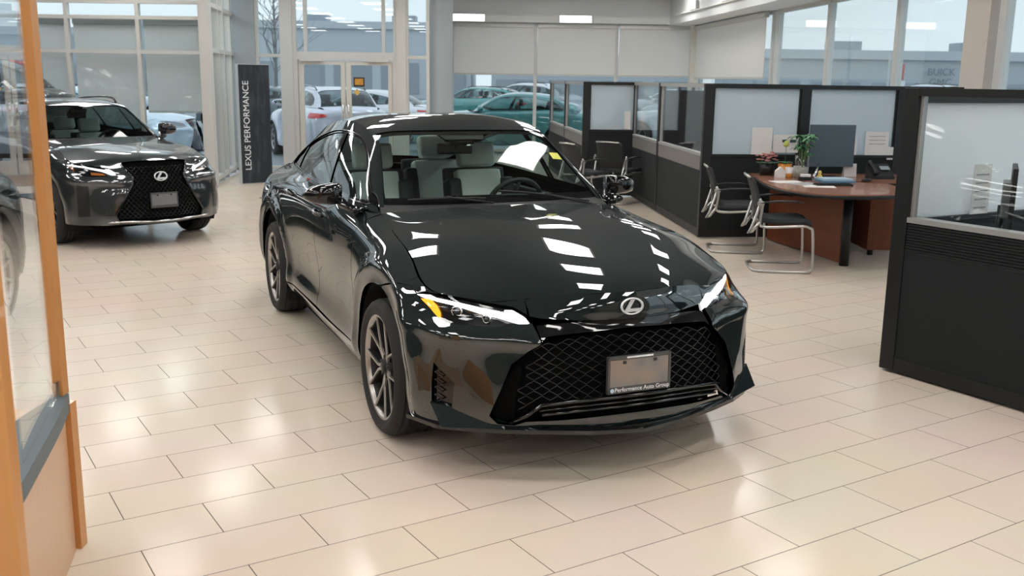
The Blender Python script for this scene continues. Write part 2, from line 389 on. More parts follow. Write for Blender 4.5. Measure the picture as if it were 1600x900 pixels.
def flare(xs, zc, amp=.024, rp=.505, wd=.050):
    """wheel arch flare: swells outward round each wheel and tucks in again at the lip"""
    def f(p):
        p = p.copy()
        for x in xs:
            d = np.hypot(p[:, 0]-x, p[:, 2]-zc); k = np.clip((np.abs(p[:, 1])-.60)/.2, 0, 1)
            p[:, 1] += np.sign(p[:, 1])*amp*np.exp(-((d-rp)/wd)**2)*k*np.clip((p[:, 2]-.22)/.12, 0, 1)
        return p
    return f
class Body:
    def __init__(s, band, hood, top, belt, fn, nf=11, xs=(.01, -2.8), zc=.335):
        mp = lambda T: [[fn(p) for p in r] for r in T]
        B = np.array(mp(band)); H = np.array(mp(hood)); T = np.array(mp(top)); b = np.array([fn(p) for p in belt])
        s.fn = fn
        mir = lambda A: np.concatenate([A[:, 1:][:, ::-1]*[1, -1, 1], A], 1)
        s.S = Surf(B.transpose(1, 0, 2), flare(xs, zc)); s.F = Surf(np.concatenate([B[1:nf][::-1]*[1, -1, 1], B[:nf]]).transpose(1, 0, 2), flare(xs[:1], zc))
        s.R = Surf(np.concatenate([B[-5:], B[-5:-1][::-1]*[1, -1, 1]]).transpose(1, 0, 2))
        s.H = Surf(mir(H)); s.T = Surf(mir(T))
        r = T[:, -1]; m = (b+r)/2; m[1:-1, 1] += .018; m[0, 1] += .003; m[-1, 1] += .003
        s.G = Surf([b, m, r])
        s.nf = nf; s.nh = H.shape[1]-1; s.nt = T.shape[1]-1
        tr = [B[-1, -1]*[1, 1, 1]]
        edge = [T[-1, -1]*[1, 1, 1]]
        # boot lid between the rear glass base and the tail
        rows = [T[-1], (T[-1]+np.stack([B[20, -1], (B[19, -1]+B[20, -1])/2, B[19, -1], B[18, -1]]))/2+[0, 0, .012], np.stack([B[20, -1], (B[20, -1]+B[19, -1])/2, B[19, -1], B[18, -1]])]
        s.D = Surf(mir(np.array(rows)))
        for q in (s.S, s.F, s.R, s.H, s.T, s.G, s.D):
            i = len(q.guv)//2+len(q.V)*3; p = q.ev(q.guv[[i]])[0]; n = q.nrm(q.guv[[i]])[0]
            q.sgn = 1. if n @ (p-np.array([-1.4, 0, .5])) > 0 else -1.
def rrect_sec(cx, cz, w, hh, n=16, p=3.2):
    out = []
    for k in range(n):
        a = 2*PI*k/n; c, s_ = math.cos(a), math.sin(a)
        out.append((cx+math.copysign(abs(c)**(2/p), c)*w/2, cz+math.copysign(abs(s_)**(2/p), s_)*hh/2))
    return out
def make_wheel(parent, x, side, M, R=.335, wid=.235, rr=.263, y=.905, rot=0., low=False, name='wheel', style='ysplit'):
    """wheel with its tyre, disc and spokes; local axis z points out of the car"""
    W = Matrix.Translation((x, side*y, R)) @ Matrix.Rotation(-side*PI/2, 4, 'X') @ Matrix.Rotation(rot, 4, 'Z')
    seg = 24 if low else 56
    b = MB()
    b.lathe([(rr-.012, -wid+.01), (rr-.03, -wid+.05), (rr-.035, -.05), (rr-.022, -.03)], seg, mi=1)
    b.lathe([(rr-.022, -.03), (rr-.016, -.012), (rr-.006, -.008), (rr, -.014), (rr, -.03)], seg, mi=0)
    b.lathe([(0, -.035), (.035, -.035), (.062, -.04), (.07, -.055), (.072, -.09), (0, -.09)], seg//2, mi=1)
    if low:
        for k in range(5):
            a = 2*PI*k/5
            b.add(*bar((.05*math.cos(a), .05*math.sin(a), -.035), ((rr-.02)*math.cos(a), (rr-.02)*math.sin(a), -.02), .05, .03), 0)
    wheel = b.build(name, [M['rim'], M['rim_dark']], parent); wheel.matrix_local = W
    if not low:
        def P(a, r, z): return (r*math.cos(a), r*math.sin(a), z)
        for k in range(5):
            s_ = MB(); a = 2*PI*k/5
            for d in (-1, 1):
                s_.add(*bar(P(a+d*.16, .045, -.036), P(a+d*.12, .10, -.028), .022, .012, .015), 0)
                s_.add(*bar(P(a+d*.12, .098, -.028), P(a+d*.36, rr-.014, -.010), .014, .010, .011), 0)
                s_.add(*bar(P(a+d*.14, .045, -.046), P(a+d*.12, .10, -.038), .034, .050, .026), 1)
                s_.add(*bar(P(a+d*.12, .095, -.036), P(a+d*.35, rr-.018, -.018), .024, .045, .019), 1)
            s_.build('spoke', [M['rim'], M['rim_dark']], wheel)
        cp = MB(); cp.lathe([(0, -.022), (.024, -.022), (.029, -.026), (.030, -.04)], 24)
        for k in range(5):
            a = 2*PI*(k+.5)/5; cp.lathe([(0, -.030), (.008, -.030), (.009, -.045)], 8, TR(.052*math.cos(a), .052*math.sin(a), 0), mi=0)
        cp.build('centre_cap', [M['rim_dark']], wheel)
        bd = MB(); bd.lathe([(.06, -.10), (.165, -.10), (.168, -.115), (.06, -.115)], 40); bd.build('brake_disc', [M['disc']], wheel)
    t = MB(); so = R-rr
    pr = [(rr-.012, -wid), (rr+.012, -wid-.004), (R-.03, -wid-.006), (R-.010, -wid+.012), (R-.002, -wid+.035)]
    nt = 4
    if not low:
        for g in range(nt):
            z = -wid+.045+g*(wid-.09)/(nt-1)
            pr += [(R, z-.007), (R-.007, z-.004), (R-.007, z+.004), (R, z+.007)]
    pr += [(R-.002, -.035), (R-.010, -.012), (R-.03, .006), (rr+.02, .003), (rr+.004, -.006), (rr-.012, -.012)]
    t.lathe(pr, seg); t.build('tyre', [M['rubber']], wheel)
    return wheel
def bar(a, b, w0, h, w1=None):
    a = Vector(a); b = Vector(b); w1 = w1 or w0; t = (b-a).normalized(); z = Vector((0, 0, 1)); x = t.cross(z).normalized(); y = x.cross(t)
    vs = []
    for p, w in ((a, w0), (b, w1)):
        for i, j in ((-1, -1), (1, -1), (.8, 0), (-.8, 0)): vs.append(p+x*i*w/2+y*(h*j))
    return vs, [(0, 1, 2, 3), (4, 7, 6, 5), (0, 4, 5, 1), (1, 5, 6, 2), (2, 6, 7, 3), (3, 7, 4, 0)]
CM = dict(
    rim=pbr('machined alloy', (.46, .44, .42), .3, metal=.9), rim_dark=pbr('dark alloy', (.012, .012, .013), .5),
    disc=pbr('brake steel', (.46, .44, .42), .35, metal=.9), rubber=pbr('tyre rubber', (.018, .018, .019), .72, bump=.3, bscale=120),
    gloss=pbr('piano black plastic', (.006, .006, .007), .08, coat=.6), mesh=pbr('dark grille plastic', (.013, .0135, .0145), .26), black=pbr('matt black plastic', (.012, .012, .013), .6),
    dark=pbr('car underside black', (.004, .004, .004), .95, spec=.05), liner=pbr('wheel liner felt', (.010, .010, .010), .95, bump=.2),
    screen=glass('green tinted windscreen', (.86, .96, .92)), win=glass('grey tinted side glass', (.58, .68, .68)),
    clear=glass('clear lamp cover', (.93, .95, .96)), white=emis('daytime lamp light', (1, 1, 1), 2.6),
    amber=pbr('amber lamp', (.85, .30, .02), .2, emit=(1., .42, .02), estr=.85, coat=.8), red=pbr('red tail lamp', (.45, .01, .01), .15, coat=1, emit=(.6, .01, .01), estr=.15),
    badge=pbr('satin silver badge', (.80, .82, .84), .32, metal=.55), chrome=pbr('bright chrome', (.75, .76, .78), .10, metal=1), leather=pbr('pale grey leather', (.80, .85, .82), .5, bump=.15, bscale=200),
    dleather=pbr('charcoal leather', (.025, .026, .028), .5, bump=.15, bscale=200), mirror=pbr('mirror glass', (.6, .63, .65), .02, metal=1))
def seat(parent, x, y, tilt=.28, w=.50, name='front_seat'):
    """light leather seat: cushion is the part, backrest and headrest hang on it"""
    def soft(mb, nm, mats, par):
        o = mb.build(nm, mats, par, True); md = o.modifiers.new('b', 'SUBSURF'); md.levels = md.render_levels = 2; return o
    c = MB(); c.box((x+.05, y, .47), (.52, w-.12, .16), 0, bev=.03)
    for s in (-1, 1): c.box((x+.05, y+s*(w/2-.04), .49), (.50, .11, .19), 1, bev=.03)
    o = soft(c, name, [CM['leather'], CM['dleather']], parent)
    R = Matrix.Rotation(-tilt, 3, 'Y')
    b = MB(); cx, cz = x-.30, .80
    b.box((cx, y, cz), (.12, w-.17, .62), 0, R, bev=.03); b.box((cx-.07, y, cz), (.06, w-.04, .64), 1, R, bev=.03)
    for s in (-1, 1): b.box((cx+.02, y+s*(w/2-.055), cz-.03), (.16, .10, .56), 1, R, bev=.03)
    soft(b, 'backrest', [CM['leather'], CM['dleather']], o)
    h = MB(); h.box((cx-.115, y, cz+.40), (.10, .27, .17), 0, R, bev=.03)
    soft(h, 'headrest', [CM['leather'], CM['dleather']], o)
    return o
def interior(root, K=1.0, dz=0., steer=True):
    fl = MB(); fl.b2((-3.2, -.70, .24), (-.72, .70, .30)); fl.b2((-3.2, -.66, .30), (-2.75, .66, .93)); fl.b2((-.74, -.72, .24), (-.66, .72, .90)); fl.build('cabin_floor', [CM['dark']], root)
    d = MB(); pr = [(-.66, .955), (-.80, .985), (-1.00, .985), (-1.08, .955), (-1.12, .88), (-1.14, .74), (-1.05, .62), (-.66, .62)]
    pr = [(a, b+dz) for a, b in pr]
    M_ = Matrix(((1, 0, 0, 0), (0, 0, 1, 0), (0, 1, 0, 0), (0, 0, 0, 1)))
    d.prism(pr, -.70, .70, 0, M_); d.box((-1.06, .37, .985+dz), (.20, .36, .07), 0, bev=.03); d.box((-1.08, 0, .96+dz), (.03, .34, .13), 1, bev=.008)
    d.build('dashboard', [pbr('soft black dash', (.02, .026, .026), .55), CM['gloss']], root)
    if steer:
        s = MB(); C = Vector((-1.27, .37, .93+dz)); ax = Matrix.Rotation(-1.15, 4, 'Y')
        M2 = Matrix.Translation(C) @ ax
        ring = [tuple(M2 @ Vector((.185*math.cos(2*PI*k/36), .185*math.sin(2*PI*k/36), 0))) for k in range(36)]
        s.tube(ring, .016, 8, closed=True)
        for a in (0, PI, PI*1.5 if False else PI/2*3): s.tube([tuple(M2 @ Vector((.04*math.cos(a), .04*math.sin(a), -.01))), tuple(M2 @ Vector((.18*math.cos(a), .18*math.sin(a), 0)))], .014, 6)
        s.lathe([(0, .02), (.05, .015), (.065, -.02), (0, -.04)], 20, M2); s.tube([tuple(M2 @ Vector((0, 0, 0))), (-1.02, .37, .86+dz)], .03, 8)
        s.build('steering_wheel', [CM['dleather']], root)
    for y in (-.37, .37): seat(root, -1.55, y)
    for y in (-.36, .36): seat(root, -2.38, y, .32, .56, 'rear_seat')
    for s_ in (-1, 1):
        c = MB(); c.box((-1.65, s_*.70, .62), (1.9, .06, .72), 0, bev=.02); c.box((-1.35, s_*.66, .72), (.7, .05, .07), 1, bev=.02); c.build('door_card', [CM['dleather'], CM['leather']], root)
    m = MB(); m.box((-1.37, 0, 1.285+dz), (.035, .23, .07), 0, bev=.015); m.box((-1.29, 0, 1.345+dz), (.12, .16, .05), 0, bev=.015); m.tube([(-1.36, 0, 1.29+dz), (-1.30, 0, 1.36+dz)], .012, 8)
    m.build('interior_mirror', [CM['gloss']], root)
def wheel_wells(root, xs, R=.335, rl=.425):
    for x in xs:
        for s in (1, -1):
            b = MB(); n = 28; vs = []; fs = []
            for k in range(n+1):
                a = math.radians(-25+230*k/n)
                for r, z in ((0.001, 0), (rl, 0), (rl, .375)): vs.append((x+r*math.cos(a), s*(.50+z), R+r*math.sin(a)))
            for k in range(n):
                for i in (0, 1): fs.append((k*3+i, k*3+i+1, (k+1)*3+i+1, (k+1)*3+i))
            b.add(vs, fs); b.build('wheel_liner', [CM['liner']], root)
def door_mirror(root, c, paint_mat, s, w=.24, hh=.145, d=.13, arm=None):
    """c: centre of the housing on the left side"""
    b = MB(); secs = []
    for t, kx, kz, dx, dz in ((-.5, .62, .80, -.01, .006), (-.44, .85, .98, 0, 0), (-.2, 1.05, 1.0, .0, .0), (.1, 1.0, .88, 0, -.002), (.33, .80, .66, -.015, -.006), (.45, .52, .40, -.03, -.008), (.5, .22, .16, -.04, -.008)):
        sec = rrect_sec(c[0]+dx, c[2]+dz, d*kx, hh*kz, 18)
        secs.append([(p[0], s*(c[1]+t*w), p[1]) for p in sec])
    vs = [p for q in secs for p in q]; n = 18; fs = []
    for i in range(len(secs)-1):
        for k in range(n): fs.append((i*n+k, i*n+(k+1) % n, (i+1)*n+(k+1) % n, (i+1)*n+k))
    fs.append(tuple(range(n))); fs.append(tuple((len(secs)-1)*n+k for k in range(n)))
    b.add(vs, fs, 0, True); o = b.build('door_mirror', [CM['gloss'] if paint_mat is None else paint_mat], root)
    a = MB(); ax, ay, az = arm
    a.tube([(c[0]+.02, s*(c[1]-w*.42), c[2]-hh*.30), (c[0]+.05, s*(c[1]-w*.55), c[2]-hh*.55), (ax, s*ay, az)], [.045, .042, .05], 12, flat=.45); a.build('mirror_arm', [CM['gloss']], o)
    g = MB(); sec = rrect_sec(0, 0, w*.80, hh*.74, 20, 3)
    vs = [(c[0]-d*.50, s*(c[1]+p[0]-.01), c[2]+p[1]) for p in sec]; g.add(vs+[(c[0]-d*.53, s*(c[1]-.01), c[2])], [(i, (i+1) % 20, 20) for i in range(20)], 0); g.build('mirror_glass', [CM['mirror']], o)
    return o
def emblem(parent, loc, nrm_pitch, w, hgt, mat=None, L=True, R=None):
    """oval ring with a slanted letter inside, standing on the surface; local x to the car's left in the picture's right, local y up"""
    b = MB(); n = 40; mat = mat or CM['badge']
    R = R or (Matrix.Rotation(PI/2, 4, 'Z') @ Matrix.Rotation(PI/2-nrm_pitch, 4, 'X'))
    M_ = Matrix.Translation(loc) @ R
    def T(p): return tuple(M_ @ Vector(p))
    vs = []; fs = []
    for k in range(n):
        a = 2*PI*k/n
        for r, z in ((1., 0), (.97, .006), (.83, .006), (.80, 0)): vs.append(T((w/2*r*math.cos(a), (hgt/2*r)*math.sin(a), z)))
    for k in range(n):
        for i in range(3): fs.append((k*4+i, ((k+1) % n)*4+i, ((k+1) % n)*4+i+1, k*4+i+1))
    b.add(vs, fs, 0, True)
    if L:
        q = [(-.05, .38), (.12, .38), (-.12, -.14), (.34, -.14), (.38, -.32), (-.36, -.32)]
        q = [(x*w, y*hgt) for x, y in q]; m = len(q)
        vs = [T((x, y, 0)) for x, y in q]+[T((x, y, .006)) for x, y in q]
        b.add(vs, [(m, m+1, m+2, m+5), (m+2, m+3, m+4, m+5)]+[(i, (i+1) % m, m+(i+1) % m, m+i) for i in range(m)], 0)
    return b.build('emblem', [mat], parent)
def grille_mesh(parent, B, polyh, ystep=.033, zstep=.0105, rad=.0022, off=-.03, z0=.26, z1=.66, ymax=.66, name='grille_mesh', mat=None, surf=None):
    """diamond mesh of zigzag bars following the nose"""
    S = surf or B.F; P0 = np.array(polyh+[(-a, b) for a, b in polyh[::-1]]); b = MB()
    nrow = int((z1-z0)/(2*zstep)); segs = []
    ny = int(ymax/ystep)
    rows = []
    for r in range(nrow):
        zc = z0+r*2*zstep; pts = []
        for k in range(-ny, ny+1): pts.append((k*ystep, zc+(zstep if (k+r) % 2 else -zstep)*.86))
        pts = np.array(pts); ok = pip(pts, P0); rows.append((pts, ok))
    for pts, ok in rows:
        run = []
        for p, o in list(zip(pts, ok))+[(None, False)]:
            if o: run.append(p)
            else:
                if len(run) > 1:
                    q = np.array(run); uv = S.inv(q, (1, 2)); w_ = S.ev(uv)+S.nrm(uv)*S.sgn*off
                    b.tube([tuple(v) for v in w_], rad, 5, cap=False)
                run = []
    return b.build(name, [mat or CM['mesh']], parent)
def plate(root, x, z, tilt, txt, w=.315, hh=.165, name='licence_plate', inner=(.26, .20, .18), plain=False):
    M_ = Matrix.Translation((x, 0, z)) @ Matrix.Rotation(PI/2, 4, 'Z') @ Matrix.Rotation(PI/2-tilt, 4, 'X')
    R3 = M_.to_3x3()
    f = MB()
    def bx(cx, cy, cz, sx, sy, sz, mi=0): f.box(tuple(M_ @ Vector((cx, cy, cz))), (sx, sy, sz), mi, R3, bev=.002)
    bx(0, 0, -.004, w, hh, .010)
    bx(0, hh/2-.007, .003, w, .014, .008); bx(0, -hh/2+.014, .003, w, .028, .008)
    for s in (-1, 1): bx(s*(w/2-.006), 0, .003, .012, hh, .008)
    fr = f.build('plate_frame', [CM['chrome'] if False else pbr('brushed dark frame', (.10, .10, .10), .35, metal=.4)], root)
    p = MB(); p.box(tuple(M_ @ Vector((0, .006, .003))), (w-.026, hh-.045, .003), 0, R3)
    m = pbr('plain plate' if plain else 'smudged plate', inner, .4); nt = m.node_tree
    if not plain and not any(n.type == 'TEX_NOISE' for n in nt.nodes):
        t = nt.nodes.new('ShaderNodeTexCoord'); n = nt.nodes.new('ShaderNodeTexNoise'); n.inputs['Scale'].default_value = 9; n.inputs['Detail'].default_value = 1
        r = nt.nodes.new('ShaderNodeValToRGB'); e = r.color_ramp.elements; e[0].position = .35; e[0].color = (.18, .17, .165, 1); e[1].position = .7; e[1].color = (.30, .235, .195, 1)
        q = e.new(.5); q.color = (.235, .215, .205, 1)
        nt.links.new(t.outputs['Object'], n.inputs['Vector']); nt.links.new(n.outputs['Fac'], r.inputs[0]); nt.links.new(r.outputs[0], nt.nodes['Principled BSDF'].inputs['Base Color'])
    p.build('plate_face', [m], fr)
    for sx in (-.0765, .0765):
        k = MB(); k.box(tuple(M_ @ Vector((sx, hh/2-.028, .007))), (.014, .012, .006), 0, R3); k.build('plate_screw', [CM['gloss']], fr)
    if txt:
        wm = emis('white lettering', (.85, .87, .9), .0) if False else pbr('white lettering', (.8, .82, .84), .5)
        text_obj('lettering', txt, .0262, M_ @ TR(.014, -hh/2+.0155, .0075), wm, fr, .0008)
        q = MB(); q.lathe([(0, .002), (.0095, .002), (.0095, 0)], 20, M_ @ TR(-w/2+.022, -hh/2+.015, .0075)); q.build('roundel', [pbr('pale blue roundel', (.45, .58, .70), .5)], fr)
        q = MB(); q.box(tuple(M_ @ Vector((0, hh/2-.007, .0078))), (.13, .008, .001), 0, R3); q.build('label_strip', [wm], fr)
    return fr
def build_sedan(root, paint):
    fn = lambda p: (p[0]*1.025 if p[0] > 0 else p[0], p[1], p[2]*1.006)
    B = Body(BAND, HOOD, TOP, BELT, fn); S, F, H, T, G = B.S, B.F, B.H, B.T, B.G
    xz = (0, 2); gl = CM['gloss']
    # ---- bumper cover: a U round the grille opening
    half = [(.787,.440,.700),(.862,.430,.624),(.846,.487,.588),(.812,.545,.533),(.804,.586,.429),(.782,.632,.305),(.800,.600,.272),(.843,.540,.268),(.87,.50,.285),(.93,.29,.300),(.985,.06,.312),(.99,0,.312)]
    HLout = [(.372,.832,.783),(.435,.819,.754),(.483,.798,.727),(.561,.777,.692),(.597,.761,.683),(.637,.724,.679),(.703,.62,.676),(.738,.55,.680),(.735,.522,.690),(.765,.479,.690)]
    arch = circ(.01, .330, .420, 87, 3, 14)
    side = [(.037, .90, .745)]+[(a, .90, b) for a, b in arch]+[(.445, .885, .238)]
    bott = [(.62,.80,.237),(.71,.70,.243),(.80,.575,.245),(.86,.43,.243),(.93,.22,.236),(.972,0,.232)]
    left = half[::-1]+HLout[::-1]+[(.33,.835,.80),(.25,.87,.795)]+side+bott  # centre lip top -> ... -> centre bottom
    outline = left+[(x, -y, z) for x, y, z in left[::-1]][1:-1]
    vent = [(.598,.819,.512),(.675,.752,.432),(.671,.763,.319),(.594,.827,.321),(.592,.826,.43)]
    bp = panel(root, 'front_bumper', F, outline, paint, [vent, [(x, -y, z) for x, y, z in vent]], step=.022, flange=.02)[0]
    panel(bp, 'side_vent', F, [(x, y, z) for x, y, z in vent], gl, off=-.022, flange=0, step=.03, side=2)
    # vent louvres: a serrated black insert
    for s in (1, -1):
        v = MB(); z = .335; k = 0; pts = []
        while z < .49:
            pts.append(((.612, .640)[k % 2], z)); z += .017; k += 1
        uv = F.inv(np.array([(x, .83 if x < .63 else .80, zz) for x, zz in pts])); w_ = F.ev(uv)+F.nrm(uv)*F.sgn*(-.006)
        v.tube([(p[0], s*p[1], p[2]) for p in w_], .006, 6); v.build('vent_louvre', [CM['gloss']], bp)
    # splitter and corner canards
    sp_ = MB()
    base = [(.44,.885,.235),(.62,.81,.237),(.71,.715,.243),(.80,.585,.247),(.86,.44,.245),(.93,.22,.238),(.972,0,.234)]
    base = [fn(p) for p in base]; ln = base+[(x, -y, z) for x, y, z in base[::-1]][1:]
    o1 = []
    for x, y, z in ln:
        L = math.hypot(x-.0, y); o1.append((x+.018*x/L, y+.018*y/L, z-.004))
    n = len(ln); vs = [(x, y, z+.012) for x, y, z in ln]+[(x, y, z+.010) for x, y, z in o1]+[(x, y, z-.008) for x, y, z in o1]+[(x-.04*x/math.hypot(x, y), y-.04*y/math.hypot(x, y), z-.01) for x, y, z in ln]
    sp_.add(vs, [(k*n+i, k*n+i+1, (k+1)*n+i+1, (k+1)*n+i) for k in range(3) for i in range(n-1)], 0)
    sp_.build('front_splitter', [gl], root)
    for s in (1, -1):
        c = MB(); tri_ = [(.600,.838,.335),(.700,.822,.250),(.838,.585,.256),(.80,.60,.272),(.665,.765,.325)]
        tri2 = [(x-.035, y-.05, z+.002) for x, y, z in tri_]; m = len(tri_)
        c.add([(x, s*y, z) for x, y, z in tri_+tri2], [tuple(range(m)), tuple(range(m, 2*m))[::-1]]+[(i, (i+1) % m, m+(i+1) % m, m+i) for i in range(m)]); c.build('corner_fin', [paint], bp)
    # ---- nose panel with the emblem
    nb = [(.760,.440,.722),(.791,.398,.716),(.843,.245,.705),(.872,.06,.702),(.872,0,.702)]
    ntp = [(.852,0,.8150),(.832,.15,.8150),(.79,.26,.812),(.740,.379,.800),(.715,.446,.787)]
    lo = ntp+[(.757,.446,.752)]+nb
    panel(root, 'nose_panel', F, lo[::-1][:-1]+[(x, -y, z) for x, y, z in lo][0:1]+[(x, -y, z) for x, y, z in lo[1:-1]], paint, step=.022, flange=.03)
    e = emblem(root, (.877, -.004, .758), .12, .116, .076)
    # ---- upper bar, mesh, backing
    ub = [(.80,.425,.700),(.845,.25,.700),(.872,0,.699)]; ul = [(.86,0,.655),(.85,.25,.650),(.84,.40,.640),(.862,.425,.632)]
    lo = ub[::-1]+[]
    pl_ = [(x, y, z) for x, y, z in ub]+ul
    up = ub+[(x, -y, z) for x, y, z in ub[::-1]][1:]; dn = [(x, y, z) for x, y, z in ul]
    outl = up+[(x, -y, z) for x, y, z in dn[::-1]]+dn[1:]
    panel(root, 'grille_bar', F, outl, gl, off=-.012, flange=.03, step=.03)
    oh = [(0,.375),(.44,.357),(.50,.30),(.54,.268),(.60,.272),(.632,.305),(.586,.429),(.545,.533),(.487,.588),(.43,.622),(.38,.648),(0,.652)]
    grille_mesh(root, B, [(0,.385),(.43,.367),(.50,.31),(.535,.30),(.53,.42),(.50,.53),(.47,.585),(.42,.615),(.38,.645),(0,.655)], off=-.028)
    oh3 = [(y, z) for y, z in oh]
    inv = lambda pts: F.inv(np.array(pts), (1, 2))
    bk = [(y, z) for y, z in [(0,.24)]+[(.5,.25),(.66,.27),(.65,.31),(.60,.43),(.56,.54),(.50,.60),(.46,.68),(.42,.71),(0,.72)]]
    full = bk+[(-y, z) for y, z in bk[::-1]][1:-1]
    panel(root, 'grille_backing', F, inv(full), CM['dark'], uv=True, off=-.075, flange=0, step=.04)
    ac = [(.535,.53),(.592,.43),(.636,.305),(.598,.27),(.545,.285),(.528,.42),(.51,.52)]
    panel(root, 'corner_duct', F, inv(ac), CM['dark'], uv=True, off=-.038, flange=.02, step=.03, side=2)
    fr = MB()
    tl = [(.83,.555,.275),(.866,.49,.315),(.893,.44,.362),(.925,.28,.372),(.955,.12,.379),(.962,0,.381)]
    tl = tl+[(x, -y, z) for x, y, z in tl[::-1]][1:]
    fr.tube(tl, .0085, 8); fr.tube([(x+.012, y*1.0, z-.04) for x, y, z in tl[2:-2]], .006, 8); fr.tube([(x+.005, y*1.02, z-.022) for x, y, z in tl[2:-2]], .004, 8); fr.build('lower_grille_frame', [gl], root)
    plate(root, .952, .478, .02, 'Performance Auto Group')
    pb = MB(); pb.box((.915, 0, .478), (.045, .20, .12), 0, bev=.004); pb.build('plate_bracket', [CM['black']], root)
    # ---- headlamps
    HL = [(.372,.832,.785),(.491,.745,.782),(.576,.664,.772),(.655,.57,.762),(.710,.495,.753),(.754,.456,.726)]+[(.789,.438,.694)]+HLout[::-1][:-1]
    DRL = [(.386,.829,.778),(.449,.782,.778),(.481,.764,.769),(.558,.695,.76),(.634,.612,.745),(.700,.534,.733),(.694,.530,.744),(.712,.500,.745),(.755,.458,.717),(.786,.441,.691),(.76,.477,.698),(.705,.547,.711),(.641,.629,.725),(.558,.709,.747),(.487,.769,.756),(.433,.807,.768)]
    AMB = [(.413,.827,.763),(.442,.803,.764),(.466,.785,.76),(.496,.773,.742),(.528,.767,.716),(.554,.776,.697),(.545,.783,.696),(.485,.799,.724),(.442,.818,.749)]
    def scl(P, k):
        c = np.mean(P, 0); return [tuple(c+(np.array(p)-c)*k) for p in P]
    covers = panel(root, 'headlamp', F, scl(HL, .985), CM['clear'], step=.02, flange=.0, side=2)
    for i, s in enumerate((1, -1)):
        hh = covers[i]; m3 = lambda P: [(x, s*y, z) for x, y, z in P]
        panel(hh, 'lamp_housing', F, m3(HL), gl, off=-.030, flange=0, step=.02)
        panel(hh, 'daytime_strip', F, m3(DRL), CM['white'], off=-.012, flange=.01, step=.012)
        panel(hh, 'indicator', F, m3(AMB), CM['amber'], off=-.014, flange=.01, step=.012)
        for (cx, cy, cz, r) in ((.560, .700, .718, .024), (.66, .60, .700, .018)):
            q = MB(); M_ = Matrix.Translation((cx, s*cy, cz)) @ Matrix.Rotation(s*.75, 4, 'Z') @ Matrix.Rotation(PI/2, 4, 'Y')
            q.lathe([(r*.8, 0), (r, .004), (r*1.1, .0), (r*1.1, -.02)], 24, M_, mi=0); q.lathe([(0, .006), (r*.4, .004), (r*.7, -.003), (r*.75, -.01)], 20, M_, mi=1)
            q.build('projector_lens', [CM['chrome'], CM['clear'] if False else pbr('dark lens', (.05, .06, .07), .03, coat=1)], hh)
    # ---- bonnet
    ci = B.nf-1
    be = [F.ix(ci+c, 8) for c in (1.93, 2.4, 3, 3.5, 4, 4.5, 5, 5.5, 6.08)]+list(F.inv(np.array([(.255,.868,.801),(.33,.836,.804),(.372,.834,.789),(.491,.745,.785),(.576,.664,.775),(.655,.57,.765),(.710,.495,.756),(.756,.452,.730)])))
    bonnet_edge = panel(root, 'bonnet_edge', F, be, paint, uv=True, step=.02, flange=.012, side=2)
    he = [(.853,0,.808),(.833,.15,.808),(.797,.26,.802),(.752,.379,.793),(.716,.452,.783),(.66,.52,.786),(.598,.60,.792),(.51,.70,.797),(.428,.775,.80)]
    uvf = [B.H.ix(B.H, 0, 0)] if False else None
    nh = B.nh
    uvs = [H.ix(nh-4+k, 0) for k in (0, 1, 2, 3, 4, 5, 6, 7, 8)]
    edge = [H.ix(c, 0) for c in np.linspace(.03, 2*nh-.03, 25)]+[H.ix(2*nh-.03, r) for r in np.linspace(.3, 6, 18)]+[H.ix(c, 6) for c in np.linspace(2*nh-.15, .15, 20)]+[H.ix(.03, r) for r in np.linspace(6, .3, 18)]
    panel(root, 'bonnet', H, edge, paint, uv=True, step=.03, flange=.02)
    # ---- wings, doors, quarters
    def top(c): return tuple(S.ev(S.ix(c, 8))[0])
    def sidep(name, pts, holes=(), mat=None, flange=.012, off=0, par=root, step=.028):
        return panel(par, name, S, [S.inv([p], xz)[0] if not (isinstance(p, np.ndarray) and len(p) == 2) else p for p in pts], mat or paint, uv=True, off=off, flange=flange, side=2, step=step)
    tp = lambda c: S.ix(c, 8)
    a1 = circ(.01, .330, .420, 91, 193, 16)
    sidep('front_wing', [(.041, .748), (.253, .80), tp(6.10), tp(6.5), tp(7), tp(7.5), tp(8), tp(8.5), tp(9), tp(9.5), tp(9.93), (-.615, .93), (-.625, .80), (-.60, .60), (-.575, .32), (-.57, .235), (-.405, .235)]+a1[::-1])
    sidep('front_door', [tp(9.97), tp(10.4), tp(11), tp(11.5), tp(11.93), (-1.49, .90), (-1.51, .75), (-1.50, .5), (-1.475, .318), (-.582, .312), (-.608, .60), (-.632, .80), (-.622, .93)])
    sidep('rear_door', [tp(11.96), tp(12.5), tp(13), tp(13.6), tp(14.2), (-2.48, .93), (-2.46, .80), (-2.42, .66), (-2.37, .50), (-2.33, .32), (-1.482, .318), (-1.507, .5), (-1.517, .75), (-1.497, .90)])
    sidep('sill', [(-.578, .305), (-2.33, .312), (-2.33, .238), (-.578, .225)], mat=gl)
    a2 = circ(-2.8, .335, .420, -13, 193, 26)
    sidep('rear_quarter', [tp(14.23), tp(14.6), tp(15), tp(15.5), tp(16), tp(16.5), tp(17), tp(17.35), (-3.52, .93), (-3.44, .82), (-3.42, .74), (-3.30, .55), (-3.25, .24)]+a2+[(-2.34, .24), (-2.337, .32), (-2.377, .50), (-2.427, .66), (-2.467, .80), (-2.487, .93)])
    # tail lamps and rear bumper on the rear band
    Rr = B.R
    def r_(c, r): return Rr.ix(c, r if r <= 3 else r+1)
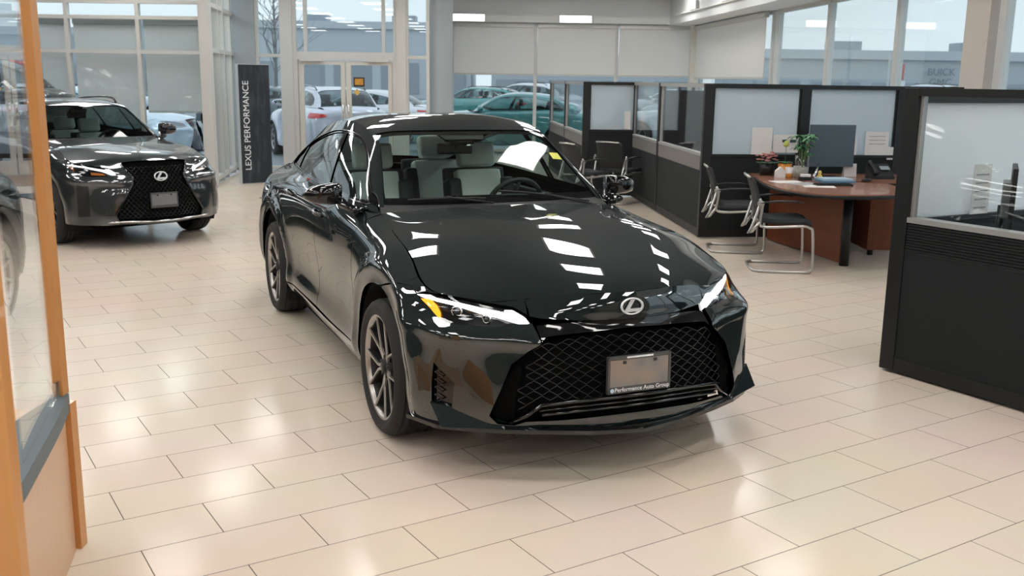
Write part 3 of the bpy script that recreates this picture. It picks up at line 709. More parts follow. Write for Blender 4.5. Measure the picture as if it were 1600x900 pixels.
    # ring columns of R: 0 = first of the last five columns (x -3.2), 4 = centre, 8 = other side
    rb = [r_(.55, 0), r_(.85, 3), r_(1.25, 4.2)]+[r_(c, 4.2) for c in np.linspace(2, 6, 9)]+[r_(6.75, 4.2), r_(7.15, 3), r_(7.45, 0)]+[r_(c, 0) for c in np.linspace(7, 1, 13)]
    panel(root, 'rear_bumper', Rr, rb, paint, uv=True, step=.04)
    tl_ = [r_(.95, 5.1)]+[r_(c, 4.9) for c in np.linspace(1.5, 6.5, 11)]+[r_(7.05, 5.1)]+[r_(7.0, 5.9)]+[r_(c, 5.6) for c in np.linspace(6.5, 1.5, 11)]+[r_(1.0, 5.9)]
    panel(root, 'tail_lamp', Rr, tl_, CM['red'], uv=True, step=.03)
    tk = [r_(1.32, 4.27)]+[r_(c, 4.27) for c in np.linspace(2, 6, 9)]+[r_(6.68, 4.27)]+[r_(6.9, 4.85)]+[r_(c, 4.85) for c in np.linspace(6.5, 1.5, 11)]+[r_(1.1, 4.85)]
    panel(root, 'boot_panel', Rr, tk, paint, uv=True, step=.04)
    tk2 = [r_(1.05, 5.95)]+[r_(c, 5.65) for c in np.linspace(1.5, 6.5, 11)]+[r_(6.95, 5.95), r_(6.7, 7)]+[r_(c, 7) for c in np.linspace(6, 2, 9)]+[r_(1.3, 7)]
    panel(root, 'boot_edge', Rr, tk2, paint, uv=True, step=.04)
    nd = 3
    D = B.D; panel(root, 'boot_lid', D, [D.ix(c, r) for c, r in [(0, 0), (1, 0), (2, 0), (3, 0), (4, 0), (5, 0), (6, 0), (6, 1), (6, 2), (5, 2), (4, 2), (3, 2), (2, 2), (1, 2), (0, 2), (0, 1)]], paint, uv=True, step=.04)
    # ---- roof, pillars, glass
    nt_ = B.nt
    tx = lambda c, r: T.ix(c, r)
    W2 = 2*nt_
    roof = [tx(c, 2.06) for c in np.linspace(0, W2, 17)]+[tx(W2, r) for r in np.linspace(2.4, 6, 10)]+[tx(c, 6.05) for c in np.linspace(W2, 0, 17)]+[tx(0, r) for r in np.linspace(6, 2.4, 10)]
    panel(root, 'roof', T, roof, paint, uv=True, step=.04)
    e_ = .30
    for (c0, c1) in ((0, e_), (W2-e_, W2)):
        panel(root, 'a_pillar', T, [tx(c0, r) for r in np.linspace(0, 2.05, 9)]+[tx(c1, r) for r in np.linspace(2.05, 0, 9)], paint, uv=True, step=.03, flange=.006)
        panel(root, 'c_pillar', T, [tx(c0, r) for r in np.linspace(6.06, 8, 9)]+[tx(c1, r) for r in np.linspace(8, 6.06, 9)], paint, uv=True, step=.03, flange=.006)
    ws = [tx(c, 0.02) for c in np.linspace(e_, W2-e_, 15)]+[tx(W2-e_, r) for r in np.linspace(.2, 2.04, 9)]+[tx(c, 2.045) for c in np.linspace(W2-e_, e_, 15)]+[tx(e_, r) for r in np.linspace(2.04, .2, 9)]
    wsp = panel(root, 'windscreen', T, ws, CM['screen'], uv=True, step=.04, off=-.003, flange=.004)[0]
    inn = [tx(c, .26) for c in np.linspace(e_+.14, W2-e_-.14, 15)]+[tx(W2-e_-.10, r) for r in np.linspace(.4, 1.8, 9)]+[tx(c, 1.90+(-.0)) for c in np.linspace(W2-e_-.2, e_+.2, 15)]+[tx(e_+.10, r) for r in np.linspace(1.8, .4, 9)]
    panel(wsp, 'windscreen_border', T, ws, CM['gloss'], [inn], uv=True, step=.04, off=-.007, flange=0)
    cam_ = [tx(nt_-.55, 2.03), tx(nt_+.55, 2.03), tx(nt_+.42, 1.72), tx(nt_-.42, 1.72)]
    panel(wsp, 'camera_shroud', T, cam_, CM['black'], uv=True, step=.04, off=-.010, flange=.01)
    st = [T.inv(np.array([p]), (0, 1))[0] for p in ((-.99, .565), (-1.045, .560), (-1.04, .498), (-.985, .502))]
    panel(wsp, 'sticker', T, st, pbr('yellow sticker', (.62, .62, .10), .6), uv=True, step=.03, off=-.001, flange=0)
    rg = [tx(c, 6.10) for c in np.linspace(e_, W2-e_, 15)]+[tx(W2-e_, r) for r in np.linspace(6.4, 7.97, 9)]+[tx(c, 7.97) for c in np.linspace(W2-e_, e_, 15)]+[tx(e_, r) for r in np.linspace(7.97, 6.4, 9)]
    panel(root, 'rear_window', T, rg, CM['win'], uv=True, step=.04, off=-.003)
    DLO = [(-.68,1.032),(-.82,1.098),(-.94,1.165),(-1.07,1.245),(-1.20,1.310),(-1.31,1.352),(-1.43,1.378),(-1.67,1.392),(-1.93,1.382),(-2.2,1.346),(-2.5,1.286),(-2.74,1.218),(-2.90,1.16),(-2.96,1.12),(-2.92,1.082),(-2.6,1.078),(-2.3,1.070),(-1.73,1.055),(-1.1,1.040)]
    dl = catmull(DLO, 3, True); di = G.inv(dl, xz)
    gg = [G.ix(c, 0) for c in np.linspace(.1, 8, 20)]+[G.ix(8, 1)]+[G.ix(c, 2) for c in np.linspace(8, 0, 20)]
    panel(root, 'cabin_side', G, gg, paint, [di], uv=True, side=2, step=.03)
    c0 = np.mean(DLO, 0)
    def inset(P, d):
        P = np.asarray(P); out = []
        n = len(P)
        for i in range(n):
            t = P[(i+1) % n]-P[i-1]; t /= np.linalg.norm(t)+1e-9; nn = np.array([-t[1], t[0]]); q = P[i]+nn*d
            if not pip(q[None], P)[0]: q = P[i]-nn*d
            out.append(q)
        return np.array(out)
    d2 = inset(dl, .018)
    for s in (1, -1):
        pass
    rings = panel(root, 'window_surround', G, di, gl, [G.inv(d2, xz)], uv=True, side=2, step=.03, off=-.004)
    d1 = inset(dl, .004)
    panel(root, 'window_brightwork', G, G.inv(inset(dl, -.001), xz), CM['chrome'] if False else pbr('dark chrome', (.30, .31, .32), .15, metal=1), [G.inv(inset(dl, .006), xz)], uv=True, side=2, step=.03, off=.003, flange=.006)
    panel(root, 'side_window', G, G.inv(inset(dl, .014), xz), CM['win'], uv=True, side=2, step=.05, off=-.010, flange=0)
    for nm, P in (('b_pillar', [(-1.50,1.045),(-1.57,1.045),(-1.725,1.40),(-1.665,1.40)]), ('quarter_bar', [(-2.52,1.07),(-2.555,1.07),(-2.66,1.25),(-2.63,1.26)]), ('mirror_sail', [(-.70,1.036),(-.80,1.038),(-.83,1.090),(-.80,1.080)])):
        panel(root, nm, G, G.inv(np.array(P), xz), gl, uv=True, side=2, step=.03, off=-.004)
    # handles, mirrors, wipers, cowl
    for x0, z0 in ((-1.32, .90), (-2.16, .935)):
        for s in (1, -1):
            hb = MB(); uv = S.inv(np.array([(x0-.10*k/2, 0, z0+.004*k) for k in range(5)]), xz); w_ = S.ev(uv)+S.nrm(uv)*S.sgn*np.array([[.004], [.026], [.030], [.026], [.004]])
            hb.tube([(p[0], s*p[1], p[2]) for p in w_], .012, 8, flat=.8); hb.build('door_handle', [gl], root)
    for s in (1, -1): door_mirror(root, (-.91, .945, 1.082), None, s, w=.205, hh=.118, arm=(-.72, .80, 1.01))
    he_ = H.ev(np.array([H.ix(c, 6) for c in np.linspace(0, 2*nh, 21)]))-[.0, 0, .022]; te = T.ev(np.array([tx(c, .12) for c in np.linspace(0, W2, 21)]))-[0, 0, .006]
    grid_mesh(root, 'cowl', he_+[.03, 0, 0], te, CM['black'], 2)
    for y0, y1 in ((.58, .02), (-.08, -.52)):
        wp = MB(); ys = np.linspace(y0, y1, 9); uv = T.inv(np.stack([np.linspace(-.655, -.70, 9), ys], 1), (0, 1)); p = T.ev(uv)+T.nrm(uv)*T.sgn*.012
        wp.tube([tuple(q) for q in p], .007, 6); wp.tube([tuple(p[4]+[0, 0, .006]), tuple(p[0]+np.array([.05, .03, -.02]))], .006, 6); wp.build('wiper', [CM['black']], root)
    # ---- underside, wells, wheels, cabin
    inner = panel(root, 'inner_shell', S, [S.inv([p], xz)[0] if not isinstance(p, np.ndarray) else p for p in [(.30, .80)]+[tp(7), tp(8), tp(9), tp(10), tp(11), tp(12), tp(13), tp(14), tp(15), tp(16), tp(17)]+[(-3.4, .26)]+circ(-2.8, .335, .425, -12, 192, 20)+[(-.42, .25)]+circ(.01, .33, .425, 192, 80, 16)], CM['dark'], uv=True, side=2, off=-.02, flange=0, step=.05)
    u = MB(); u.b2((-3.6, -.60, .19), (.62, .60, .25)); u.b2((-2.35, -.83, .20), (-.45, .83, .25)); u.b2((.62, -.40, .235), (.84, .40, .27)); u.b2((.20, -.48, .25), (.70, .48, .62)); u.b2((-.66, -.60, .25), (.2, .60, .85)); u.build('underbody', [CM['dark']], root)
    wheel_wells(root, (.01, -2.8))
    for x, s, r in ((.01, -1, .89), (.01, 1, .4), (-2.8, -1, .62), (-2.8, 1, .6)): make_wheel(root, x, s, CM, rot=r)
    interior(root)
    return B
# ------------------------------------------------------------------ the building
def on(p0, ang, s): return (p0[0]+math.cos(ang)*s, p0[1]+math.sin(ang)*s)
def frame_box(mb, p0, ang, s0, s1, z0, z1, t=.06, mi=0, off=0., bev=0):
    c = on(p0, ang, (s0+s1)/2); c = (c[0]-math.sin(ang)*off, c[1]+math.cos(ang)*off)
    mb.box((c[0], c[1], (z0+z1)/2), (abs(s1-s0), t, z1-z0), mi, Matrix.Rotation(ang, 3, 'Z'), bev=bev)
ALU = pbr('pale aluminium frame', (.60, .60, .58), .4, metal=.15)
WGL = glass('blue grey facade glass', (.86, .91, .93))
CLAD = pbr('blue grey wall cladding', (.36, .40, .42), .45)
PBLACK = pbr('black partition metal', (.009, .010, .011), .45)
PFAB = pbr('charcoal partition fabric', (.008, .011, .012), .85, bump=.3, bscale=300)
PGREY = pbr('grey partition band', (.17, .16, .155), .6)
def frost(name, col):
    m = pbr(name, col, .4); nt = m.node_tree; b = nt.nodes['Principled BSDF']; o = nt.nodes['Material Output']
    t = nt.nodes.new('ShaderNodeBsdfTranslucent'); t.inputs[0].default_value = (*col, 1); x = nt.nodes.new('ShaderNodeMixShader'); x.inputs[0].default_value = .5
    nt.links.new(b.outputs[0], x.inputs[1]); nt.links.new(t.outputs[0], x.inputs[2]); nt.links.new(x.outputs[0], o.inputs[0]); return m
FROST = frost('frosted glass', (.66, .74, .79)); FROST_LIT = frost('frosted glass lit copy', (.90, .94, .97))  # brighter copy of the same glass: missing light is put into its colour
BLIND = frost('grey woven roller blind', (.88, .86, .83))
CGL = glass('clear partition glass', (.96, .98, .98))
def fac(name, p0, ang, s0, s1, z0, z1, vert, horz, w=.07, t=.10, mat=None, gmat=None):
    """glazed facade: the frame is the window, the glass a part"""
    b = MB()
    for s in vert: frame_box(b, p0, ang, s-w/2, s+w/2, z0, z1, t)
    vs = sorted(vert)
    for z in horz:
        for a, c in zip(vs[:-1], vs[1:]): frame_box(b, p0, ang, a+w/2, c-w/2, z-w/2, z+w/2, t*.9)
    o = b.build(name, [mat or ALU]); tag(o, kind='structure')
    g = MB(); frame_box(g, p0, ang, s0, s1, z0, z1, .010); g.build('glass_pane', [gmat or WGL], o)
    return o
# floor with its tiles laid in the tile direction
TY = .5626578; TO = (-1.352457, 3.358352)
FOOT = [(-14, -9), (6.75, -9), (5.88, 1.7), (4.24, 23.72), (-1.5, 23.56), (-1.02, 18.75), (-1.3, 18.45), (-5.05, 18.45), (-4.72, 15.56), (-14, 15.56)]
b = MB(); b.prism(FOOT, -.10, 0); fl = b.build('floor', [floor_mat()])
Mf = TR(TO[0], TO[1], 0) @ RZ(TY); fl.data.transform(Mf.inverted()); fl.matrix_world = Mf; tag(fl, kind='structure')
b = MB(); b.prism(FOOT, 3.62, 3.75); tag(b.build('ceiling', [pbr('grey ceiling tile', (.12, .125, .13), .9)]), kind='structure')
WL = pbr('warm grey wall paint', (.20, .17, .145), .8)
b = MB(); b.b2((-14.1, -9, 0), (-14, 15, 3.7)); tag(b.build('wall_left', [WL]), kind='structure')
b = MB(); b.b2((-14, -9.1, 0), (6.8, -9, 3.7)); tag(b.build('wall_back', [WL]), kind='structure')
b = MB(); b.prism([(5.88, 1.7), (5.98, 1.7), (6.9, -9.1), (6.75, -9.1)], 0, 3.7); tag(b.build('wall_right', [WL]), kind='structure')
# outdoor ground
b = MB(); b.b2((-90, 15, -.25), (90, 160, -.12)); tag(b.build('ground', [pbr('wet asphalt', (.24, .26, .275), .5, var=.15, vscale=.6)]), kind='structure')
b = MB(); b.b2((7.2, -20, -.25), (90, 15, -.12)); tag(b.build('ground', [MATS['wet asphalt']]), kind='structure')
# vestibule at the left: front and right side
VP = (-4.72, 15.52)
wv = fac('window_1', VP, 0, -5.6, 0, 0, 3.6, [-5.6, -4.2, -2.62, -2.10, -1.02, 0], [.05, 2.05, 2.56, 2.79, 3.58], w=.055)
b = MB(); frame_box(b, VP, 0, -.085, .075, 0, 2.84, .16); tag(b.build('trim_1', [ALU]), kind='structure')
VA = math.atan2(2.1, -.30)
fac('window_2', VP, VA, 0, 3.0, 0, 3.6, [.05, 1.0, 1.55, 2.4, 3.0], [.10, 2.10, 2.79, 3.58], w=.07)
def blind(label, p0, ang, s0, s1, z0, z1, off=.12, group='grey roller blinds pulled part way down'):
    r = thing('roller_blind', label, 'blind', (*on(p0, ang, (s0+s1)/2), z0), ang, group)
    L = s1-s0
    b = MB(); b.box((0, off, (z1-z0)/2), (L, .006, z1-z0)); b.build('blind_fabric', [BLIND], r)
    b = MB(); b.box((0, off, 0), (L, .02, .035), bev=.004); b.build('bottom_bar', [ALU], r)
    b = MB(); b.box((0, off, z1-z0+.03), (L, .09, .09), bev=.01); b.build('blind_cassette', [ALU], r)
    return r
blind('grey roller blind in the right bay of the vestibule, above the pale blue car', VP, 0, -.98, -.09, 1.15, 2.47)
blind('wide grey roller blind in the middle bay of the vestibule behind the grey crossover', VP, 0, -2.06, -1.05, .95, 2.47)
blind('narrow grey roller blind at the left of the vestibule beside the wooden post', VP, 0, -2.58, -2.14, .95, 2.47)
# entrance wall with double doors
DP = (-4.24, 18.4)
fac('window_3', DP, 0, -.75, .10, 0, 3.6, [-.72, -.43, .02], [.06, 2.08, 3.58], w=.06)
b = MB(); frame_box(b, DP, 0, .0, .22, 0, 3.6, .20); tag(b.build('trim_2', [ALU]), kind='structure')
b = MB(); frame_box(b, DP, 0, 2.10, 2.27, 0, 3.6, .20); tag(b.build('trim_3', [ALU]), kind='structure')
fac('window_4', DP, 0, .22, 2.10, 2.08, 3.6, [.25, .45, 1.86, 2.07], [2.13, 3.58], w=.06)
fac('window_5', DP, 0, 2.27, 2.70, 0, 3.6, [2.28, 2.66], [.06, 2.08, 3.58], w=.06)
b = MB(); frame_box(b, DP, 0, .22, .30, 0, 2.1, .12); frame_box(b, DP, 0, 2.02, 2.10, 0, 2.1, .12); frame_box(b, DP, 0, .30, 2.02, 2.02, 2.10, .12)
dr = b.build('door_1', [ALU]); tag(dr, kind='structure')
for a, c in ((.31, 1.15), (1.17, 2.01)):
    b = MB(); frame_box(b, DP, 0, a, a+.09, .02, 2.0, .05); frame_box(b, DP, 0, c-.075, c, .02, 2.0, .05)
    frame_box(b, DP, 0, a+.09, c-.075, 1.93, 2.0, .05); frame_box(b, DP, 0, a+.09, c-.075, .02, .25, .05)
    lf = b.build('door_leaf', [pbr('warm white door frame', (.62, .60, .55), .4)], dr)
    g = MB(); frame_box(g, DP, 0, a+.09, c-.075, .25, 1.93, .008); g.build('glass_pane', [WGL], lf)
    h_ = MB(); sx = c-.04 if a < 1 else a+.045; c_ = on(DP, 0, sx)
    h_.tube([(c_[0], c_[1]-.03, .95), (c_[0], c_[1]-.08, .97), (c_[0], c_[1]-.08, 1.22), (c_[0], c_[1]-.03, 1.24)], .012, 8); h_.build('door_handle', [CM['chrome']], lf)
    q = MB(); frame_box(q, DP, 0, (.35 if a < 1 else 1.55), (.75 if a < 1 else 1.95), 1.99, 2.05, .07, off=-.07); q.build('door_closer', [ALU], lf)
sg = MB(); c_ = on(DP, 0, 1.405); sg.box((c_[0], c_[1]-.03, 1.63), (.20, .008, .17)); o = sg.build('door_notice', [pbr('black notice edge', (.03, .02, .015), .5)]); tag(o, 'black edged orange notice stuck high on the right glass door', 'sign')
sg = MB(); sg.box((c_[0], c_[1]-.036, 1.635), (.15, .004, .11)); sg.build('notice_print', [pbr('amber notice print', (.62, .30, .05), .5, var=.4, vscale=60)], o)
sg = MB(); M_ = Matrix.Translation((c_[0]-.04, c_[1]-.03, 1.45)) @ Matrix.Rotation(PI/4, 4, 'Y'); sg.box((c_[0]-.04, c_[1]-.03, 1.45), (.085, .006, .085), 0, Matrix.Rotation(PI/4, 3, 'Y')); tag(sg.build('door_decal', [pbr('yellow decal', (.68, .45, .12), .5)]), 'small yellow diamond decal below the notice on the glass door', 'sign')
# cladding columns
b = MB(); frame_box(b, (-5.05, 18.45), 0, -.05, .36, 0, 3.6, .25); tag(b.build('wall_front', [CLAD]), kind='structure')
b = MB(); b.lathe([(.225, 0), (.225, 3.6)], 40, TR(-1.365, 18.62, 0)); b.b2((-1.3, 18.66, 0), (-1.16, 18.85, 3.6)); tag(b.build('trim_4', [CLAD]), kind='structure')
b = MB(); b.add([(-1.16, 18.7, 0), (-1.47, 23.5, 0), (-1.47, 23.5, 3.6), (-1.16, 18.7, 3.6), (-1.26, 18.7, 0), (-1.57, 23.5, 0), (-1.57, 23.5, 3.6), (-1.26, 18.7, 3.6)], [(0, 1, 2, 3), (7, 6, 5, 4), (0, 3, 7, 4), (1, 5, 6, 2)]); tag(b.build('wall_side', [CLAD]), kind='structure')
# long window with blinds, and the right-hand window wall
BP = (-1.5, 23.5); BA = .03
fac('window_6', BP, BA, 0, 5.72, 0, 2.98, [.04, 1.97, 3.85, 5.65], [.08, 2.98], w=.075)
KP = (4.18644, 23.67); KA = math.atan2(-1, .075)
fac('window_7', KP, KA, 0, 5.7, 0, 2.96, [.20, 5.58], [.08, 2.96], w=.09)
fac('window_8', KP, KA, 5.7, 12.28, 0, 2.96, [5.80, 8.15, 10.50], [.08, 2.96], w=.10)
fac('window_9', KP, KA, 12.8, 22, 0, 2.96, [12.95, 15.4, 18, 20.5], [.08, 2.96], w=.12)
b = MB(); frame_box(b, KP, KA, 12.30, 12.80, 0, 3.6, .20); tag(b.build('trim_5', [pbr('cream column', (.60, .55, .50), .6)]), kind='structure')
b = MB(); b.b2((3.98, 23.05, 0), (4.18, 23.25, 2.98)); tag(b.build('trim_6', [pbr('cream post', (.66, .64, .58), .5)]), kind='structure')
blind('grey roller blind of the long window, the bay nearest the entrance', BP, BA, .08, 1.93, 1.83, 2.90, -.12)
blind('grey roller blind in the middle bay of the long window', BP, BA, 2.01, 3.81, 1.83, 2.90, -.12)
blind('grey roller blind in the bay of the long window nearest the corner', BP, BA, 3.89, 5.55, 1.83, 2.90, -.12)
blind('wide grey roller blind on the right-hand window wall beside the corner', KP, KA, .45, 5.50, 1.80, 2.87, -.14)
# bulkhead above the windows with its light strips
BULK = pbr('grey bulkhead', (.72, .74, .74), .6)
b = MB(); frame_box(b, BP, BA, 0, 5.70, 2.99, 3.6, .45, off=-.10); tag(b.build('trim_7', [BULK]), kind='structure')
b = MB(); frame_box(b, KP, KA, 0, 22, 2.97, 3.6, .9, off=-.25); tag(b.build('trim_8', [BULK]), kind='structure')
b = MB(); frame_box(b, BP, BA, 0, 5.3, 3.14, 3.165, .05, off=-.36); tag(b.build('trim_9', [pbr('white trim', (.75, .75, .73), .5)]), kind='structure')
b = MB(); frame_box(b, KP, KA, .8, 12, 3.14, 3.165, .05, off=-.73); tag(b.build('trim_10', [MATS['white trim']]), kind='structure')
WALLL = emis('wall wash lamp', (.95, .97, 1), 1.6)
def wash(label, p0, ang, s, z, L=.75, off=-.36):
    t = thing('wall_wash_light', label, 'light', (*on(p0, ang, s), z), ang)
    b = MB(); b.box((0, off-.02, 0), (L, .06, .17), bev=.006); b.build('lamp_body', [ALU], t)
    b = MB(); b.box((0, off-.055, 0), (L-.03, .012, .145)); b.build('diffuser', [WALLL], t)
wash('white strip light on the bulkhead above the blind nearest the entrance', BP, BA, .42, 3.07); wash('white strip light on the bulkhead in the middle of the long window', BP, BA, 2.85, 3.07)
for s, t_ in ((2.6, 'far'), (5.0, 'near')):
    wash('slanted white light panel on the right-hand bulkhead, the %s one of two' % t_, KP, KA, s, 3.25, .5, -.72)
# ceiling lights
LF = pbr('white lamp frame', (.7, .7, .7), .5); LE = emis('ceiling diffuser', (1, .975, .94), PANEL_EMIT)
root0 = None; PX, PY = .8, 1.0
for i in range(-4, 4):
    for j in range(-3, 10):
        x, y = i*2.25+PX, j*2.25+PY
        if x > 5.2 and y > 6: continue
        if y > 17.5 and x < -1.5: continue
        if root0 is None:
            t = thing('ceiling_light', 'rectangular white ceiling light panel set flush between ceiling tiles', 'ceiling light', (x, y, 3.60), 0, 'flush ceiling light panels'); root0 = t
            b = MB()
            for a, c in (((-.33, -.42, 0), (-.30, .42, .02)), ((.30, -.42, 0), (.33, .42, .02)), ((-.30, -.42, 0), (.30, -.39, .02)), ((-.30, .39, 0), (.30, .42, .02))): b.b2(a, c)
            b.build('lamp_frame', [LF], t); b = MB(); b.b2((-.30, -.39, .004), (.30, .39, .016)); b.build('diffuser', [LE], t)
        else:
            t = copy_tree(root0); t.location = (x, y, 3.60)
# ------------------------------------------------------------------ far scenery
FB = pbr('hazy grey building', (.46, .50, .53), .8); FB2 = pbr('hazy pale building', (.54, .58, .61), .8); FBD = pbr('hazy dark glazing', (.33, .37, .40), .5)  # distance haze is mixed into these pale building colours
def building(label, x0, x1, y, z1, z2=0, sign=None, rz=0, fm_=FB):
    t = thing('building', label, 'building', ((x0+x1)/2, y, -.12), rz)
    L = (x1-x0)/2
    b = MB(); b.b2((-L, 0, 0), (L, 12, z1)); b.build('wall', [fm_], t)
    b = MB(); b.b2((-L-.1, -.25, z1-.5), (L+.1, 12.1, z1+.15)); b.build('roof', [FB2], t)
    b = MB(); n = max(2, int(2*L/4))
    for k in range(n): b.b2((-L+.4+k*2*L/n, -.06, .4), (-L+.4+(k+.8)*2*L/n, .02, z1*.48))
    b.build('window', [FBD], t)
    for k in range(3):
        b = MB(); xx = -L*.6+k*L*.55; b.b2((xx, 3, z1), (xx+2.2, 5, z1+.9)); b.build('roof_unit', [FBD], t)
    for s_, sx, sz, sz_ in (sign or []):
        text_obj('lettering', s_, sz_, TR(sx, -.35, sz) @ Matrix.Rotation(PI/2, 4, 'X'), pbr('grey sign lettering', (.20, .24, .27), .6), t, .02)
    return t
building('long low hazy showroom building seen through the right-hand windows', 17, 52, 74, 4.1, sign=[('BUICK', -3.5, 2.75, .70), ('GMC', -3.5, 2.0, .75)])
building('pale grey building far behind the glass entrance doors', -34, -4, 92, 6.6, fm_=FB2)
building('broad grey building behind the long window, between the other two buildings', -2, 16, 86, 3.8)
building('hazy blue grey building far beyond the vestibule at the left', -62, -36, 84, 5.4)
o = thing('pylon_sign', 'red and white pylon sign standing in the lot beyond the right-hand windows', 'sign', (21.4, 58, -.12))
b = MB(); b.b2((-.05, -.05, 0), (.05, .05, 3.6)); b.build('pole', [ALU], o); b = MB(); b.b2((.2, -.1, 2.1), (.85, .1, 3.0)); b.build('red_panel', [pbr('faded red', (.55, .12, .12), .5)], o)
b = MB(); b.b2((.2, -.1, .6), (.95, .1, 2.05)); b.build('white_panel', [pbr('white sign', (.8, .82, .82), .5)], o)
def tree(label, x, y, hgt=7):
    t = thing('bare_tree', label, 'tree', (x, y, -.12)); b = MB(); rnd = random.Random(int(x*10))
    b.tube([(0, 0, 0), (.05, 0, hgt*.5), (0, 0, hgt)], [.10, .06, .02], 6); b.build('trunk', [pbr('bark', (.26, .25, .25), .9)], t)
    b = MB()
    for k in range(46):
        z = hgt*(.25+.7*rnd.random()); a = rnd.random()*6.3; L = (hgt-z)*.45+.4
        p = [(0, 0, z), (L*.5*math.cos(a), L*.5*math.sin(a), z+L*.45), (L*math.cos(a+.2), L*math.sin(a+.2), z+L*.8)]; b.tube(p, [.018, .012, .005], 4)
        b.tube([p[1], (p[1][0]+L*.3*math.cos(a+1), p[1][1]+L*.3*math.sin(a+1), p[1][2]+L*.5)], [.015, .005], 4)
    b.build('branches', [MATS['bark']], t)
tree('bare winter tree seen through the narrow window left of the doors', -10.9, 46)
# ------------------------------------------------------------------ showroom furniture
def partition(label, p0, ang, L, posts, bays, top=1.70, sill=.94, band=False, name='office_partition', t=.07, glassmat=None, ribs=False, cat='partition', parent_group=None, topmat=None):
    r = thing(name, label, cat, (p0[0], p0[1], 0), ang)
    for a in posts:
        b = MB(); b.b2((a-.05, -t/2, .015), (a+.05, t/2, top), bev=.004); b.build('post', [PBLACK], r)
    for i, (a, c, gm) in enumerate(bays):
        b = MB(); b.b2((a, -t/2+.008, .10), (c, t/2-.008, (sill-.19) if (band or ribs) else sill-.03)); b.b2((a, -t/2+.004, .015), (c, t/2-.004, .10), 1); b.build('fabric_panel', [PFAB, PBLACK], r)
        if band:
            b = MB(); b.b2((a, -t/2+.004, sill-.19), (c, t/2-.004, sill-.03)); b.build('band_panel', [PGREY], r)
        if ribs:
            b = MB()
            for k in range(11): b.box(((a+c)/2, 0, sill-.045-k*.0165), (c-a, t-.012, .010), bev=.003)
            b.b2((a, -t/2+.014, sill-.22), (c, t/2-.014, sill-.03)); b.build('ribbed_band', [PBLACK], r)
        fm_ = topmat or (pbr('silver frame', (.42, .42, .41), .35, metal=.4) if (band or ribs) else PBLACK)
        b = MB(); b.b2((a, -t/2, sill-.03), (c, t/2, sill)); b.b2((a, -t/2, top-.045), (c, t/2, top), 1)
        b.b2((a, -.018, sill), (a+.018, .018, top-.045)); b.b2((c-.018, -.018, sill), (c, .018, top-.045)); b.build('glazing_frame', [fm_, PBLACK if not band else fm_], r)
        b = MB(); b.b2((a+.018, -.004, sill), (c-.018, .004, top-.045)); b.build('glass_panel', [gm], r)
    return r
r6 = math.radians(6)
aL = math.atan2(2.29, -.18)
partition('dark partition behind the curved desk with two wide frosted panes', (2.12, 11.0), r6, 4.2, [0, 1.09, 2.20, 3.3], [(.05, 1.04, FROST), (1.14, 2.15, FROST), (2.25, 3.25, FROST)])
partition('side partition running back from the desk with grey band and clear pane', (2.12, 11.0), aL, 2.3, [2.28], [(.08, 2.23, CGL)], band=True)
partition('second side partition further back, a red tail lamp seen through its pane', (1.94, 13.29), aL, 1.8, [1.78], [(.05, 1.73, CGL)], band=True)
partition('small front-facing frosted partition behind two black chairs', (1.07, 15.0), 0, .75, [0], [(.05, .72, FROST)], sill=1.0)
partition('third side partition, behind the small frosted one', (1.07, 15.0), aL, 2.3, [2.25], [(.05, 2.2, CGL)], band=True)
partition('farthest side partition beside the long window', (.893, 17.3), aL, 2.3, [2.2], [(.05, 2.15, CGL)], band=True)
aN = math.atan2(5.10-5.89, .48)
near = partition('tall near partition at the right edge with clear pane and ribbed band', (2.30, 5.89), aN, 2.2, [.055, 1.9], [(.105, 1.85, CGL)], ribs=True, t=.09, sill=.955)
partition('frosted partition meeting the near one, behind the back of a monitor', (2.35, 5.90), math.radians(29), 2.6, [2.6], [(.02, 2.55, FROST_LIT)], top=1.66, sill=.93)
t = thing('slatted_screen', 'low dark screen with small openings along its top, behind the frosted panes', 'screen', (2.05, 13.9, 0), math.radians(3))
b = MB(); b.b2((0, -.03, .02), (2.2, .03, 1.60)); b.b2((0, -.03, 1.655), (2.2, .03, 1.70))
for k in range(12): b.b2((k*.2-.0, -.03, 1.60), (k*.2+.03, .03, 1.655))
b.build('screen_panel', [PBLACK], t)
# papers pinned on the glass
PAPER = pbr('white paper', (.72, .70, .68), .8)
def paper(label, p0, ang, s, z, w, h_, off=-.03, lines=0, cat='paper', lt=None):
    c = on(p0, ang, s); n = (math.sin(ang)*-off*-1, 0)
    x = c[0]-math.sin(ang)*off; y = c[1]+math.cos(ang)*off
    b = MB(); b.box((x, y, z), (w, .002, h_), 0, Matrix.Rotation(ang, 3, 'Z')); o = b.build('paper_notice', [PAPER]); tag(o, label, cat, 'papers and notices on the partition glass')
    if lines:
        b = MB()
        for k in range(lines):
            zz = z+h_*.30-k*h_*.16; b.box((x+math.sin(ang)*.003, y-math.cos(ang)*.003, zz), (w*.7, .001, h_*.03), 0, Matrix.Rotation(ang, 3, 'Z'))
        b.build('print', [pbr('grey print', (.35, .35, .36), .8)], o)
    return o
P1 = (2.12, 11.0)
paper('blank white sheet on the frosted glass left of the plant', P1, r6, .62, 1.08, .23, .31)
o = paper('wide white notice with a dark green heading behind the potted flowers', P1, r6, .93, 1.06, .36, .20)
c = on(P1, r6, .93)
for k, ww in ((-.115, .045), (-.045, .06), (.045, .07), (.125, .05)):
    b = MB(); b.box((c[0]+k+.00, c[1]-.037, 1.09), (ww, .003, .030), 0, Matrix.Rotation(r6, 3, 'Z')); b.build('heading_block', [pbr('dark green ink', (.02, .07, .07), .7)], o)
paper('small white sheet half hidden by the desk monitor', P1, r6, 1.20, 1.06, .20, .22)
